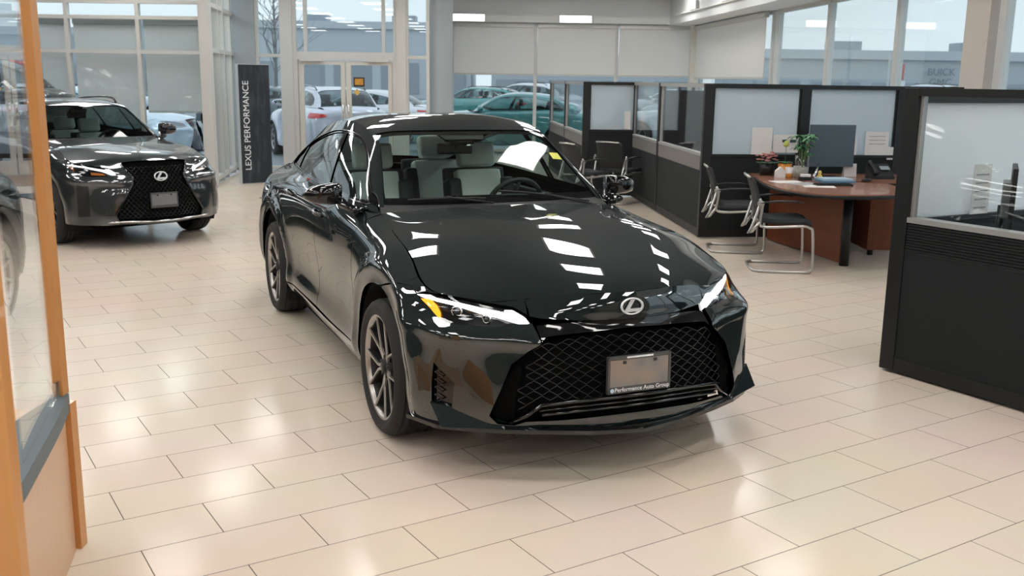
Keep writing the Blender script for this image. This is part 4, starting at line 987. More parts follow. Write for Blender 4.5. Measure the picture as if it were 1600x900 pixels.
paper('narrow white sheet just right of the desk monitor', P1, r6, 1.66, 1.03, .12, .18)
paper('clipped white notice with printed lines above the desk phone', P1, r6, 1.95, 1.07, .27, .26, lines=3)
paper('slim sheet at the right edge of the desk partition', P1, r6, 2.12, .96, .08, .14)
paper('white corner sheet low on the small frosted pane', (1.07, 15.0), 0, .62, 1.14, .09, .26)
paper('tall printed list on the frosted glass behind the monitor', (2.35, 5.90), math.radians(29), .64, 1.08, .17, .32, lines=6)
# desk --------------------------------------------------------------
DW = wood('reddish cherry laminate', (.15, .038, .014), (.22, .065, .026), .5, axis=2, coat=0)
DT = wood('cherry worktop', (.27, .115, .07), (.34, .16, .105), .25, axis=0)
t = thing('curved_desk', 'cherry wood office desk with a curved black-edged worktop', 'desk', (0, 0, 0))
edge = [(2.58, 10.62), (2.52, 10.1), (2.50, 9.7), (2.53, 9.35), (2.62, 9.08), (2.78, 8.92), (3.0, 8.86), (3.3, 8.90), (3.6, 9.05), (3.75, 9.2), (3.75, 9.9), (3.45, 10.0), (3.35, 10.15), (4.6, 10.35), (4.6, 11.0), (2.60, 10.92)]
e2 = catmull([(x, y) for x, y in edge[:10]], 5)
poly = [tuple(p) for p in e2]+edge[10:]
b = MB(); b.prism(poly, .715, .745, 0); b.build('worktop', [DT], t)
b = MB(); cpt = np.mean(poly, 0); b.prism([(p[0], p[1]) for p in poly], .700, .7145); b.tube([(p[0], p[1], .722) for p in e2], .013, 6); b.build('worktop_edge', [PBLACK], t)
b = MB(); b.add(*(lambda a, c: ([(a[0], a[1], .02), (c[0], c[1], .02), (c[0], c[1], .70), (a[0], a[1], .70), (a[0]+.03, a[1]+.01, .02), (c[0]+.03, c[1]+.01, .02), (c[0]+.03, c[1]+.01, .70), (a[0]+.03, a[1]+.01, .70)], [(0, 1, 2, 3), (7, 6, 5, 4), (0, 4, 5, 1), (3, 2, 6, 7), (0, 3, 7, 4), (1, 5, 6, 2)]))((2.83, 10.90), (3.17, 9.43))); b.build('modesty_panel', [DW], t)
b = MB(); b.lathe([(0, 0), (.045, 0), (.045, .70), (0, .70)], 20, TR(3.20, 9.40, 0)); b.build('leg', [PBLACK], t)
b = MB(); b.b2((3.62, 9.98, .06), (3.66, 10.9, .70)); b.b2((3.66, 9.98, .06), (4.5, 10.02, .70)); b.build('return_panel', [DW], t)
b = MB()
for x, y in ((3.68, 10.05), (4.4, 10.05)): b.lathe([(.0, .0), (.03, 0), (.03, .06), (0, .06)], 12, TR(x, y, 0))
b.build('castor', [PBLACK], t)
# items on the desk
Z = .745
def item(name, label, cat, x, y, z=Z, rz=0): return thing(name, label, cat, (x, y, z), rz)
m = item('computer_monitor', 'large dark monitor seen from behind on the curved desk', 'monitor', 3.36, 10.55, rz=.12)
b = MB(); b.box((0, 0, .33), (.50, .03, .44), bev=.008); b.box((0, .02, .33), (.34, .03, .26), bev=.01); b.build('screen', [pbr('dark blue grey monitor back', (.07, .10, .12), .35)], m)
b = MB(); b.tube([(-.12, -.0, .16), (-.18, -.06, .05), (-.22, -.10, .012)], .012, 8); b.box((-.08, -.04, .006), (.28, .18, .012), bev=.004); b.build('stand', [CM['chrome']], m)
m = item('desk_phone', 'black office telephone with handset at the back of the desk', 'telephone', 3.86, 10.45, rz=.1)
b = MB(); b.add([(-.12, -.09, 0), (.12, -.09, 0), (.12, .09, 0), (-.12, .09, 0), (-.12, -.09, .03), (.12, -.09, .03), (.12, .09, .15), (-.12, .09, .15)], [(0, 3, 2, 1), (4, 5, 6, 7), (0, 1, 5, 4), (1, 2, 6, 5), (2, 3, 7, 6), (3, 0, 4, 7)]); b.box((.05, .01, .11), (.10, .06, .008), 1, Matrix.Rotation(.55, 3, 'X')); b.build('phone_body', [PBLACK, pbr('grey lcd', (.25, .3, .32), .3)], m)
b = MB(); b.tube([(-.085, -.085, .055), (-.085, -.04, .10), (-.085, .05, .15), (-.085, .09, .165)], [.026, .018, .018, .026], 8); b.build('handset', [PBLACK], m)
m = item('computer_mouse', 'black computer mouse on the desk in front of the telephone', 'mouse', 3.62, 10.15)
b = MB(); b.lathe([(0, .032), (.02, .030), (.034, .016), (.036, 0), (0, 0)], 16, Matrix.Diagonal((1.5, .9, 1, 1))); b.build('mouse_body', [PBLACK], m)
m = item('binder', 'flat blue binder lying in front of the monitor', 'binder', 3.25, 10.02, rz=.1)
b = MB(); b.box((0, 0, .012), (.34, .26, .022), bev=.004); b.box((.0, .01, .03), (.30, .22, .02), 1, bev=.003); b.build('cover', [pbr('blue plastic', (.10, .22, .34), .4), pbr('pale blue sheets', (.38, .50, .58), .7)], m)
m = item('keyboard', 'low black keyboard beside the blue binder', 'keyboard', 3.12, 9.66, rz=.1)
b = MB(); b.box((0, 0, .008), (.36, .13, .014), bev=.003)
for r_ in range(4):
    for k in range(14): b.box((-.16+k*.0245, -.045+r_*.03, .018), (.019, .022, .006))
b.build('keys', [PBLACK], m)
for (x, y, rz, lab) in ((2.75, 9.95, .2, 'white sheets spread at the left end of the desktop'), (2.95, 9.55, -.15, 'loose white sheet near the curved edge of the desktop'), (2.88, 9.78, .5, 'glossy brochure lying between the loose sheets')):
    b = MB(); b.box((x, y, Z+.002), (.30, .215, .003), 0, Matrix.Rotation(rz, 3, 'Z')); tag(b.build('loose_paper', [PAPER if 'glossy' not in lab else pbr('grey brochure', (.45, .47, .48), .3)]), lab, 'paper', 'papers on the desktop')
def pot(label, cat, x, y, r0, r1, hh, mat, name): 
    t = item(name, label, cat, x, y); b = MB(); b.lathe([(0, 0), (r0, 0), (r1, hh), (r1*.9, hh), (r1*.88, hh*.85), (0, hh*.85)], 24); b.build('pot', [mat], t); return t
GLS = pbr('clear vase glass', (.85, .9, .9), .03, trans=1., ior=1.3)
t = pot('tall glass vase of green leafy stems standing on the desk', 'plant', 3.00, 10.33, .065, .075, .24, CGL, 'leafy_plant')
b = MB(); b.lathe([(0, .01), (.06, .01), (.066, .12), (0, .12)], 20); b.build('pebbles', [pbr('grey pebbles', (.35, .34, .30), .6, var=.5, vscale=80)], t)
LEAF = pbr('green leaf', (.07, .20, .09), .45, var=.4, vscale=15)
def leaf(b, p, d, L, w, droop=.4):
    d = Vector(d).normalized(); s = d.cross(Vector((0, 0, 1)));  s = s.normalized() if s.length > .01 else Vector((1, 0, 0)); vs = []; n = 5
    for k in range(n+1):
        u = k/n; c = Vector(p)+d*L*u-Vector((0, 0, 1))*droop*L*u*u; ww = w*math.sin(PI*min(1, u*.95+.05))
        vs += [c-s*ww, c+s*ww]
    b.add(vs, [(2*k, 2*k+1, 2*k+3, 2*k+2) for k in range(n)], 0, True)
rnd = random.Random(3)
st = MB(); b = MB()
for k in range(16):
    a = rnd.random()*6.28; rr = rnd.random()*.09; zt = .26+rnd.random()*.20; p = (rr*math.cos(a), rr*math.sin(a), zt)
    st.tube([(0, 0, .10), (p[0]*.4, p[1]*.4, zt*.6), p], .004, 5)
    for q in range(7):
        aa = q*2*PI/7+rnd.random(); leaf(b, p, (math.cos(aa), math.sin(aa), .25), .09+.03*rnd.random(), .017, .6)
st.build('stems', [pbr('stem green', (.12, .22, .08), .6)], t); b.build('foliage', [LEAF], t)
t = pot('small orange pot with green leaves and a yellow bud among the desk flowers', 'plant', 2.90, 10.62, .06, .075, .13, pbr('orange glaze', (.68, .27, .04), .3), 'potted_plant')
b = MB()
for k in range(14):
    a = rnd.random()*6.28; leaf(b, (0, 0, .12), (math.cos(a), math.sin(a), .9), .13, .025, .5)
b.tube([(0, 0, .1), (0.0, .0, .25), (.0, 0, .33)], .003, 5); b.build('foliage', [LEAF], t); b = MB(); b.lathe([(0, .30), (.03, .32), (.025, .36), (0, .38)], 10); b.build('bud', [pbr('yellow green bud', (.45, .5, .10), .5)], t)
t = pot('dark pot of pink flowers at the left end of the desk', 'plant', 2.72, 10.68, .07, .085, .13, PBLACK, 'flower_pot')
b = MB(); f_ = MB()
for k in range(34):
    a = rnd.random()*6.28; r_ = rnd.random()*.13; z_ = .14+rnd.random()*.10
    leaf(b, (r_*.6*math.cos(a), r_*.6*math.sin(a), .12), (math.cos(a), math.sin(a), .8), .09, .016, .5)
    f_.lathe([(0, 0), (.018, .006), (.022, .014), (0, .010)], 6, TR(r_*math.cos(a), r_*math.sin(a), z_))
b.build('foliage', [LEAF], t); f_.build('blossoms', [pbr('pink petals', (.70, .30, .28), .6)], t)
t = item('card_house', 'small white house-shaped card holder by the flower pots', 'ornament', 2.80, 10.42); b = MB(); M_ = Matrix(((1, 0, 0, 0), (0, 0, 1, 0), (0, 1, 0, 0), (0, 0, 0, 1))); b.prism([(-.05, 0), (.05, 0), (.05, .07), (0, .115), (-.05, .07)], -.03, .03, 0, M_); b.build('card', [PAPER], t)
t = item('paper_cup', 'orange and white paper cup beside the house-shaped card', 'cup', 2.89, 10.40); b = MB(); b.lathe([(0, 0), (.032, 0), (.042, .05), (.042, .052)], 16, mi=0); b.lathe([(.042, .05), (.045, .11), (.041, .11), (.03, .01)], 16, mi=1); b.build('cup', [pbr('orange card', (.75, .35, .08), .6), PAPER], t)
for x, y, w_, h_, lab in ((3.02, 10.50, .12, .12, 'white greeting card standing behind the glass vase'), (3.60, 10.62, .14, .14, 'photo card standing beneath the monitor')):
    t = item('standing_card', lab, 'card', x, y, rz=.1); b = MB(); b.box((0, 0, h_/2), (w_, .004, h_), 0, Matrix.Rotation(-.12, 3, 'X')); b.box((0, .03, h_/2-.006), (w_, .004, h_), 0, Matrix.Rotation(.25, 3, 'X')); b.build('card', [PAPER], t)
t = item('tape_dispenser', 'black and white tape dispenser on the desktop near the vase', 'dispenser', 2.98, 10.12); b = MB(); b.box((0, 0, .02), (.13, .055, .04), 0, bev=.008); b.box((0, 0, .052), (.10, .05, .03), 1, bev=.01); b.build('body', [PBLACK, PAPER], t)
t = item('toy_figure', 'tiny yellow duck ornament behind the tape dispenser', 'ornament', 3.18, 10.30); b = MB(); b.lathe([(0, 0), (.025, .005), (.03, .03), (.012, .05), (.02, .065), (.015, .085), (0, .09)], 12); b.build('body', [pbr('yellow rubber', (.75, .60, .15), .4)], t)
t = item('toy_figure', 'pale yellow egg-shaped ornament right of the telephone', 'ornament', 4.10, 10.42); b = MB(); b.lathe([(0, 0), (.028, .01), (.034, .035), (.024, .07), (0, .085)], 14); b.build('body', [pbr('pale yellow', (.70, .62, .30), .5)], t)
t = item('photo_frame', 'small gold framed picture at the right end of the desk partition', 'frame', 4.25, 10.50, rz=-.2); b = MB(); b.box((0, 0, .08), (.12, .015, .16), 0, bev=.003); b.box((0, -.009, .08), (.09, .004, .13), 1); b.build('frame', [pbr('gold frame', (.55, .38, .12), .35, metal=.6), pbr('dark print', (.10, .06, .05), .5)], t)
# chairs -------------------------------------------------------------
def cantilever(label, x, y, rz, group='black visitor chairs on silver sled frames'):
    """seat faces local +x"""
    t = thing('visitor_chair', label, 'chair', (x, y, 0), rz, group); b = MB()
    CH = pbr('satin silver tube', (.52, .51, .49), .3, metal=.85); r = .0125
    for s in (-1, 1):
        pass
    W = .26
    path = [(-.22, -W, .014), (.20, -W, .014), (.245, -W, .03), (.262, -W, .08), (.245, -W, .38), (.215, -W, .425), (.15, -W, .44), (-.10, -W, .425), (-.21, -W, .43), (-.235, -W, .47), (-.22, -W, .62), (-.25, -W, .68)]
    fr = [tuple(p) for p in catmull(path, 3)]
    b.tube(fr, r, 8); b.tube([(p[0], -p[1], p[2]) for p in fr], r, 8)
    b.tube([(-.22, -W, .014), (-.27, -W+.05, .014), (-.28, 0, .014), (-.27, W-.05, .014), (-.22, W, .014)], r, 8)
    b.tube([(.16, -W, .435), (.16, W, .435)], .010, 6); b.build('sled_frame', [CH], t)
    for s in (-1, 1):
        b = MB(); b.tube([(-.235, s*W, .47), (-.30, s*W*.96, .38), (-.33, s*W*.9, .36), (-.30, s*W*.9, .42), (-.24, s*(W-.02), .62)], .014, 8); b.build('back_bracket', [CH], t)
    def slab(nm, rows, th, mat):
        """rows of (x, z, halfwidth, curve)"""
        m = 9; vs = []; fs = []
        for top in (0, 1):
            for (xx, zz, hw, cv, nx, nz_) in rows:
                for k in range(m):
                    u = -1+2*k/(m-1); vs.append((xx+nx*th*top+cv*u*u*.0+(-nx if False else 0)*0+nx*cv*u*u, u*hw, zz+nz_*th*top+nz_*cv*u*u))
        R_ = len(rows); N0 = R_*m
        for i in range(R_-1):
            for k in range(m-1):
                a = i*m+k; fs.append((a, a+1, a+m+1, a+m)); fs.append((N0+a, N0+a+m, N0+a+m+1, N0+a+1))
        for i in range(R_-1):
            for k in (0, m-1): a = i*m+k; fs.append((a, a+m, N0+a+m, N0+a))
        for i in (0, R_-1):
            for k in range(m-1): a = i*m+k; fs.append((a, a+1, N0+a+1, N0+a))
        q = MB(); q.add(vs, fs, 0, True); o = q.build(nm, [mat], t); return o
    slab('seat', [(-.20, .445, .20, .012, 0, 1), (-.10, .435, .225, .012, 0, 1), (.05, .44, .235, .012, 0, 1), (.18, .445, .235, .010, 0, 1), (.235, .43, .22, .006, 0, 1)], .045, pbr('charcoal seat fabric', (.030, .036, .038), .85, bump=.3, bscale=250))
    slab('backrest', [(-.225, .50, .19, .02, 1, 0), (-.25, .60, .215, .025, 1, 0), (-.275, .72, .22, .03, 1, 0), (-.31, .82, .215, .03, 1, 0), (-.325, .87, .20, .03, 1, 0)], -.018, pbr('black mesh back', (.020, .022, .024), .7, bump=.5, bscale=400))
    b = MB(); b.tube([(-.34, -.19, .872), (-.35, 0, .875), (-.34, .19, .872)], .011, 8); b.build('top_rail', [CH], t)
    for s in (-1, 1):
        b = MB(); b.tube([(-.245, s*.265, .645), (-.10, s*.285, .665), (.06, s*.285, .667), (.14, s*.275, .655)], [.012, .020, .020, .012], 8, flat=.5); b.build('armrest', [PBLACK], t)
        b = MB(); b.box((-.235, s*.262, .64), (.06, .03, .035), bev=.006); b.build('arm_joint', [CH], t)
    return t
cantilever('black visitor chair nearest the car, drawn up to the curved desk', 2.52, 9.22, -.10)
cantilever('black visitor chair further back, against the dark partition', 2.33, 10.25, -.10)
cantilever('black visitor chair with a blue grey back, left of the small frosted pane', 1.02, 13.75, .5, 'visitor chairs by the small frosted partition')
cantilever('black visitor chair half hidden behind the mirror and side partition', 1.52, 14.25, .9, 'visitor chairs by the small frosted partition')
t = thing('office_chair', 'black swivel office chair partly hidden behind the near partition', 'chair', (4.35, 9.35, 0), 2.8)
b = MB(); b.box((0, 0, .47), (.46, .46, .08), bev=.035); b.build('seat', [CM['dleather']], t); b = MB(); b.lathe([(0, .08), (.025, .08), (.025, .44), (0, .44)], 12); b.build('column', [PBLACK], t)
b = MB(); b.box((.27, 0, .78), (.06, .42, .46), bev=.025); b.build('backrest', [CM['dleather']], t)
for k in range(5):
    a = k*2*PI/5; b = MB(); b.tube([(.03*math.cos(a), .03*math.sin(a), .10), (.27*math.cos(a), .27*math.sin(a), .065)], [.022, .016], 8); b.lathe([(0, -.012), (.026, -.012), (.028, 0), (.026, .012), (0, .012)], 12, TR(.27*math.cos(a), .27*math.sin(a), .028) @ Matrix.Rotation(PI/2, 4, 'X')); b.build('star_leg', [PBLACK], t)
# near cubicle: desk and monitor behind the clear pane
t = thing('black_desk', 'black desk inside the near cubicle behind the clear pane', 'desk', (3.05, 5.55, 0), math.radians(29))
b = MB(); b.b2((-.35, -.1, .71), (1.2, .28, .74)); b.build('worktop', [PBLACK], t); b = MB(); b.b2((1.14, -.1, 0), (1.18, .28, .71)); b.b2((-.33, -.1, 0), (-.29, .28, .71)); b.build('side_panel', [PBLACK], t)
m = thing('computer_monitor', 'dark monitor seen edge-on through the clear pane of the near partition', 'monitor', (2.88, 5.70, .74), 1.12)
b = MB(); b.box((0, 0, .36), (.46, .028, .34), bev=.006); b.box((0, .03, .34), (.26, .05, .20), 1, bev=.012); b.build('screen', [PBLACK, pbr('grey monitor back', (.16, .17, .17), .4)], m)
b = MB(); b.tube([(0, .05, .30), (0, .06, .02)], .02, 10); b.box((0, .04, .01), (.24, .18, .02), bev=.006); b.build('stand', [PBLACK], m)
# banner tower -------------------------------------------------------
t = thing('banner_stand', 'tall dark banner tower with white vertical lettering beside the entrance', 'banner', (-4.39, 15.98, 0), math.radians(35))
BH = 1.90; W_ = .52
b = MB(); b.b2((0, 0, .0), (W_, .10, BH)); b.build('banner_body', [pbr('white banner edge', (.55, .56, .56), .5)], t)
bm_ = pbr('dark banner print', (.022, .030, .038), .35); nt = bm_.node_tree; bs = nt.nodes['Principled BSDF']
tcn = nt.nodes.new('ShaderNodeTexCoord'); mp = nt.nodes.new('ShaderNodeMapping'); mp.inputs['Scale'].default_value = (7, 1, 1.3); nn = nt.nodes.new('ShaderNodeTexNoise'); nn.inputs['Scale'].default_value = 1.6; nn.inputs['Detail'].default_value = 2
rr_ = nt.nodes.new('ShaderNodeValToRGB'); rr_.color_ramp.elements[0].position = .5; rr_.color_ramp.elements[0].color = (.018, .025, .032, 1); rr_.color_ramp.elements[1].position = .8; rr_.color_ramp.elements[1].color = (.05, .065, .08, 1)
nt.links.new(tcn.outputs['Object'], mp.inputs[0]); nt.links.new(mp.outputs[0], nn.inputs['Vector']); nt.links.new(nn.outputs['Fac'], rr_.inputs[0]); nt.links.new(rr_.outputs[0], bs.inputs['Base Color'])
b = MB(); b.b2((.012, -.006, .01), (W_, .001, BH-.01)); b.build('banner_print', [bm_], t)
text_obj('lettering', 'LEXUS PERFORMANCE', .141, TR(.125, -.008, .93) @ Matrix.Rotation(PI/2, 4, 'X') @ Matrix.Rotation(PI/2, 4, 'Z'), pbr('white lettering', (.8, .82, .84), .5), t, .001)
# side return of the tower toward the left
b = MB(); b.box((-3.15, 14.75, .006), (.62, 1.5, .012), 0, Matrix.Rotation(-.25, 3, 'Z'), bev=.004); o = b.build('entrance_mat', [pbr('dark blue grey mat', (.07, .09, .11), .95, bump=.4, bscale=200)]); tag(o, 'dark entrance mat on the tiles between the banner and the black sedan', 'mat')
b = MB(); b.b2((-4.1, 16.6, 0.0005), (-1.7, 18.3, .006)); tag(b.build('entrance_runner', [pbr('brown runner', (.33, .22, .17), .9)]), 'brown carpet strip inside the glass entrance doors', 'carpet')
# display counter at the left edge -----------------------------------
OW = wood('orange maple veneer', (.60, .27, .085), (.68, .33, .12), .35, axis=2); OW2 = wood('pale maple veneer', (.66, .40, .24), (.72, .46, .29), .4, axis=2)
t = thing('display_counter', 'maple display counter with curved slate ledge and glass pane, left edge', 'counter', (0, 0, 0))
# ledge outline at z .60
ld = [(-1.595, 3.375), (-1.60, 3.30), (-1.635, 3.15), (-1.625, 3.0), (-1.56, 2.86), (-1.47, 2.72), (-1.36, 2.60), (-1.30, 2.66), (-1.36, 2.80), (-1.42, 2.95), (-1.475, 3.10), (-1.53, 3.25), (-1.57, 3.37)]
ld_out = catmull([(-1.325, 2.42), (-1.366, 2.60), (-1.413, 2.78), (-1.465, 2.98), (-1.52, 3.18), (-1.583, 3.385)], 6)
ld_in = catmull([(-1.605, 3.385), (-1.625, 3.25), (-1.625, 3.05), (-1.585, 2.88), (-1.50, 2.70), (-1.43, 2.42)], 6)
pl_ = [tuple(p) for p in ld_out]+[tuple(p) for p in ld_in]
b = MB(); b.prism(pl_, .535, .595); b.build('ledge', [pbr('slate blue laminate', (.10, .135, .155), .45)], t)
ci = [(x+.012, y) for x, y in [tuple(p) for p in ld_out]][::1]
b = MB(); base = [(-1.35, 2.42), (-1.40, 2.60), (-1.445, 2.78), (-1.495, 2.98), (-1.545, 3.18), (-1.592, 3.36)]; base = [tuple(p) for p in catmull(base, 5)]
b.prism(base+[(-1.95, 3.40), (-1.75, 2.42)], 0, .535); b.build('curved_front', [OW2], t)
b = MB(); b.box((-1.585, 3.392, .28), (.022, .05, .56), 0, bev=.002); b.build('end_strip', [OW], t)
b = MB(); b.box((-1.604, 3.372, 1.30), (.034, .05, 1.41), 0, bev=.004); b.build('post', [OW], t)
b = MB(); b.add([(-1.10, 2.02, 0), (-1.24, 2.02, 0), (-1.98, 2.60, 0), (-1.395, 2.60, 0), (-1.10, 2.02, 2.4), (-1.24, 2.02, 2.4), (-1.98, 2.60, 2.4), (-1.395, 2.60, 2.4)], [(0, 1, 2, 3), (7, 6, 5, 4), (0, 4, 5, 1), (1, 5, 6, 2), (2, 6, 7, 3), (3, 7, 4, 0)]); 
b = MB(); b.b2((-1.75, 2.02, 0), (-1.085, 2.06, 2.3), bev=.004); b.build('end_panel', [OW], t)
b = MB(); b.add([(-1.606, 3.36, .60), (-1.420, 2.72, .60), (-1.420, 2.72, 2.4), (-1.606, 3.36, 2.4), (-1.612, 3.36, .60), (-1.426, 2.72, .60), (-1.426, 2.72, 2.4), (-1.612, 3.36, 2.4)], [(0, 1, 2, 3), (7, 6, 5, 4), (0, 3, 7, 4), (1, 5, 6, 2), (3, 2, 6, 7), (0, 4, 5, 1)]); b.build('glass_pane', [CGL], t)
b = MB(); b.box((-1.60, 3.33, .625), (.012, .03, .06), 0, bev=.002); b.build('glass_clip', [CM['chrome']], t)
# ------------------------------------------------------------------ the other cars
TOPX = [r for r in TOP[:4]]+[
 [(-2.0,0,1.478),(-2.0,.3,1.472),(-2.0,.48,1.458),(-2.0,.57,1.432)],
 [(-2.4,0,1.468),(-2.4,.3,1.462),(-2.4,.48,1.446),(-2.4,.57,1.415)],
 [(-2.85,0,1.435),(-2.85,.3,1.428),(-2.85,.47,1.41),(-2.85,.56,1.375)],
 [(-3.30,0,1.29),(-3.30,.3,1.28),(-3.29,.46,1.26),(-3.25,.56,1.22)],
 [(-3.56,0,1.09),(-3.55,.3,1.085),(-3.50,.5,1.075),(-3.42,.60,1.06)]]
BELTX = BELT[:7]+[(-3.15,.69,1.045),(-3.44,.64,1.04)]
def fn_x(p):
    return (p[0]*1.03 if p[0] > 0 else p[0]*.943, p[1]*(.99), float(np.interp(p[2], [0,.235,.31,.64,.80,1.0,1.45,1.5],[0,.245,.34,.745,.935,1.10,1.53,1.58])))
def fn_s(p): return (p[0]*1.025 if p[0] > 0 else p[0], p[1], p[2]*1.006)
_PROTO = {}
def build_other(root, paint, kind='crossover', detail=False, wheelrot=0.):
    cross = kind != 'sedan'
    fn = fn_x if cross else fn_s
    B = Body(BAND, HOOD, TOPX if cross else TOP, BELTX if cross else BELT, fn, xs=(.01, -2.64 if cross else -2.8), zc=.355 if cross else .335); S, F, H, T, G = B.S, B.F, B.H, B.T, B.G
    st = .035 if detail else .11; xz = (0, 2); wb = -2.64 if cross else -2.8; nh = B.nh; W2 = 2*B.nt; R0 = .355 if cross else .335
    f3 = lambda P: [fn(p) for p in P]
    def um(pts): return [S.inv(np.array([fn((p[0], 0, p[1]))]), xz)[0] for p in pts]
    tp = lambda c: S.ix(c, 8)
    def ac(r, a0, a1, x0, n): return [S.inv(np.array([(x0+r*math.cos(math.radians(a0+(a1-a0)*k/n)), 0, R0+r*math.sin(math.radians(a0+(a1-a0)*k/n)))]), xz)[0] for k in range(n+1)]
    ar = .425
    pa = lambda nm, srf, pl__, mat, **k: panel(root, nm, srf, pl__, mat, uv=True, **k)
    pa('side_panel', S, [tp(6.1), tp(7), tp(8), tp(9), tp(10), tp(11), tp(12), tp(13), tp(14), tp(15), tp(16), tp(17), S.ix(17.4, 4), S.ix(17, 0)]+ac(ar, -14, 194, wb, 18)+um([(-.52, .24)])+ac(ar, 194, 88, .01, 10)+um([(.20, .80)]), paint, side=2, step=st)
    if detail:
        for x0, a0, a1 in ((.01, 194, 88), (wb, -12, 192)):
            pa('arch_cladding', S, ac(ar+.002, a0, a1, x0, 16)+ac(ar+.055, a1, a0, x0, 16), CM['black'], side=2, step=st, off=.006)
        for xx in (-1.50, -.62, -2.33):
            q = S.inv(np.array([fn((xx, 0, z)) for z in np.linspace(.33, .98, 9)]), xz); w_ = S.ev(q)+S.nrm(q)*S.sgn*.0005
            for s in (1, -1):
                b = MB(); b.tube([(p[0], s*p[1], p[2]) for p in w_], .0035, 4); b.build('door_gap', [CM['dark']], root)
    edge = [H.ix(c, 0) for c in np.linspace(.03, 2*nh-.03, 25)]+[H.ix(2*nh-.03, r) for r in np.linspace(.3, 6, 12)]+[H.ix(c, 6) for c in np.linspace(2*nh-.15, .15, 14)]+[H.ix(.03, r) for r in np.linspace(6, .3, 12)]
    pa('bonnet', H, edge, paint, step=st)
    ci = B.nf-1
    # front with a spindle opening
    tw, pw, bw = (.37, .29, .50) if cross else (.44, .43, .60)
    zz = lambda z: fn((0, 0, z))[2]
    op = [(tw, zz(.775)), (pw, zz(.66)), (pw+.02, zz(.60)), (bw, zz(.34)), (bw*.93, zz(.27)), (0, zz(.275))]
    top_ = [F.ix(ci+c, 8) for c in (tw/.235, 2.2, 3, 4, 5, 6.05)]
    hl = [(.372,.832,.783),(.435,.819,.754),(.483,.798,.727),(.561,.777,.692),(.597,.761,.683),(.637,.724,.679),(.703,.62,.676),(.738,.55,.680),(.765,.479,.690),(.789,.438,.694),(.754,.456,.726),(.710,.495,.753),(.655,.57,.762),(.576,.664,.772),(.491,.745,.782)]
    hl = f3(hl)
    arf = [F.inv(np.array([(.01+ar*math.cos(math.radians(a)), .90, R0+ar*math.sin(math.radians(a)))]))[0] for a in np.linspace(84, -12, 12)]
    opf = lambda sgn: [F.inv(np.array([(sgn*y, z)]), (1, 2))[0] for y, z in op]
    half = top_+[F.inv(np.array([fn((.20, .865, .80))]))[0]]+arf+[F.ix(ci+c, 0) for c in (5, 4, 3, 2, 1, 0)]
    ol = half+[F.ix(ci-c, 0) for c in (1, 2, 3, 4, 5)]
    mirr = lambda uv: np.array([2*F.U[ci]-uv[0], uv[1]])
    right = [mirr(q) for q in half[::-1]]
    outer = half+right[1:]+[mirr(q) for q in opf(1)[:-1]]+opf(1)[::-1]
    hlu = F.inv(np.array(hl)); c_ = hlu.mean(0); hlu = c_+(hlu-c_)*.97
    panel(root, 'front_bumper', F, outer, paint, [hlu, np.array([mirr(q) for q in hlu])], uv=True, step=max(st*.8, .028), flange=.02)
    gp = [(tw+.03, zz(.80)), (pw+.03, zz(.66)), (bw+.03, zz(.34)), (bw, zz(.25)), (-bw, zz(.25)), (-bw-.03, zz(.34)), (-pw-.03, zz(.66)), (-tw-.03, zz(.80))]
    panel(root, 'grille_backing', F, F.inv(np.array(gp), (1, 2)), CM['gloss'] if not detail else CM['dark'], uv=True, off=-.03, flange=0, step=.05)
    cov = panel(root, 'headlamp', F, hl, CM['clear'] if detail else pbr('dim lamp glass', (.30, .32, .33), .15), side=2, step=.03 if detail else .06, flange=0, off=.001)
    if detail:
        grille_mesh(root, B, [(0, zz(.30)), (bw-.03, zz(.30)), (bw-.01, zz(.36)), (pw-.01, zz(.62)), (tw-.02, zz(.76)), (0, zz(.775))], z0=zz(.29), z1=zz(.79), ystep=.026, zstep=.014, ymax=.5, rad=.003, off=-.022)
        lp = [tuple(F.ev(q)[0]+F.nrm(q)[0]*F.sgn*.004) for q in opf(1)]
        loop = lp+[(x, -y, z) for x, y, z in lp[::-1]][1:]
        b = MB(); b.tube(loop, .011, 8); b.build('grille_frame', [CM['gloss']], root)
        DRL = f3([(.386,.829,.778),(.449,.782,.778),(.481,.764,.769),(.558,.695,.76),(.634,.612,.745),(.700,.534,.733),(.694,.530,.744),(.712,.500,.745),(.755,.458,.717),(.786,.441,.691),(.76,.477,.698),(.705,.547,.716),(.641,.629,.732),(.558,.709,.751),(.487,.769,.760),(.433,.807,.770)])
        AMB = f3([(.413,.827,.763),(.442,.803,.764),(.466,.785,.758),(.48,.79,.742),(.50,.79,.720),(.485,.799,.722),(.442,.818,.749)])
        AM2 = f3([(.62,.66,.715),(.70,.56,.708),(.72,.54,.695),(.64,.66,.690)])
        for i, s in enumerate((1, -1)):
            m3 = lambda P: [(x, s*y, z) for x, y, z in P]
            panel(cov[i], 'lamp_housing', F, m3(hl), CM['gloss'], off=-.03, flange=0, step=.03)
            panel(cov[i], 'daytime_strip', F, m3(DRL), emis('soft daytime lamp', (.95, .97, 1), 1.3), off=-.012, flange=.01, step=.014)
            for A_ in (AMB, AM2): panel(cov[i], 'indicator', F, m3(A_), pbr('unlit amber', (.45, .14, .02), .2, coat=1), off=-.014, flange=.01, step=.014)
        ve = f3([(.60,.812,.60),(.68,.715,.59),(.69,.72,.33),(.60,.815,.32)])
        panel(root, 'side_vent', F, ve, CM['mesh'], side=2, step=.03, off=.004, flange=0)
        e = emblem(root, (fn((.93, 0, .6))[0]-.035, -.0, zz(.665)), .10, .155, .105)
        plate(root, fn((.965, 0, .5))[0]-.015, zz(.455), .05, None, w=.31, hh=.165, inner=(.17, .175, .18), plain=True)
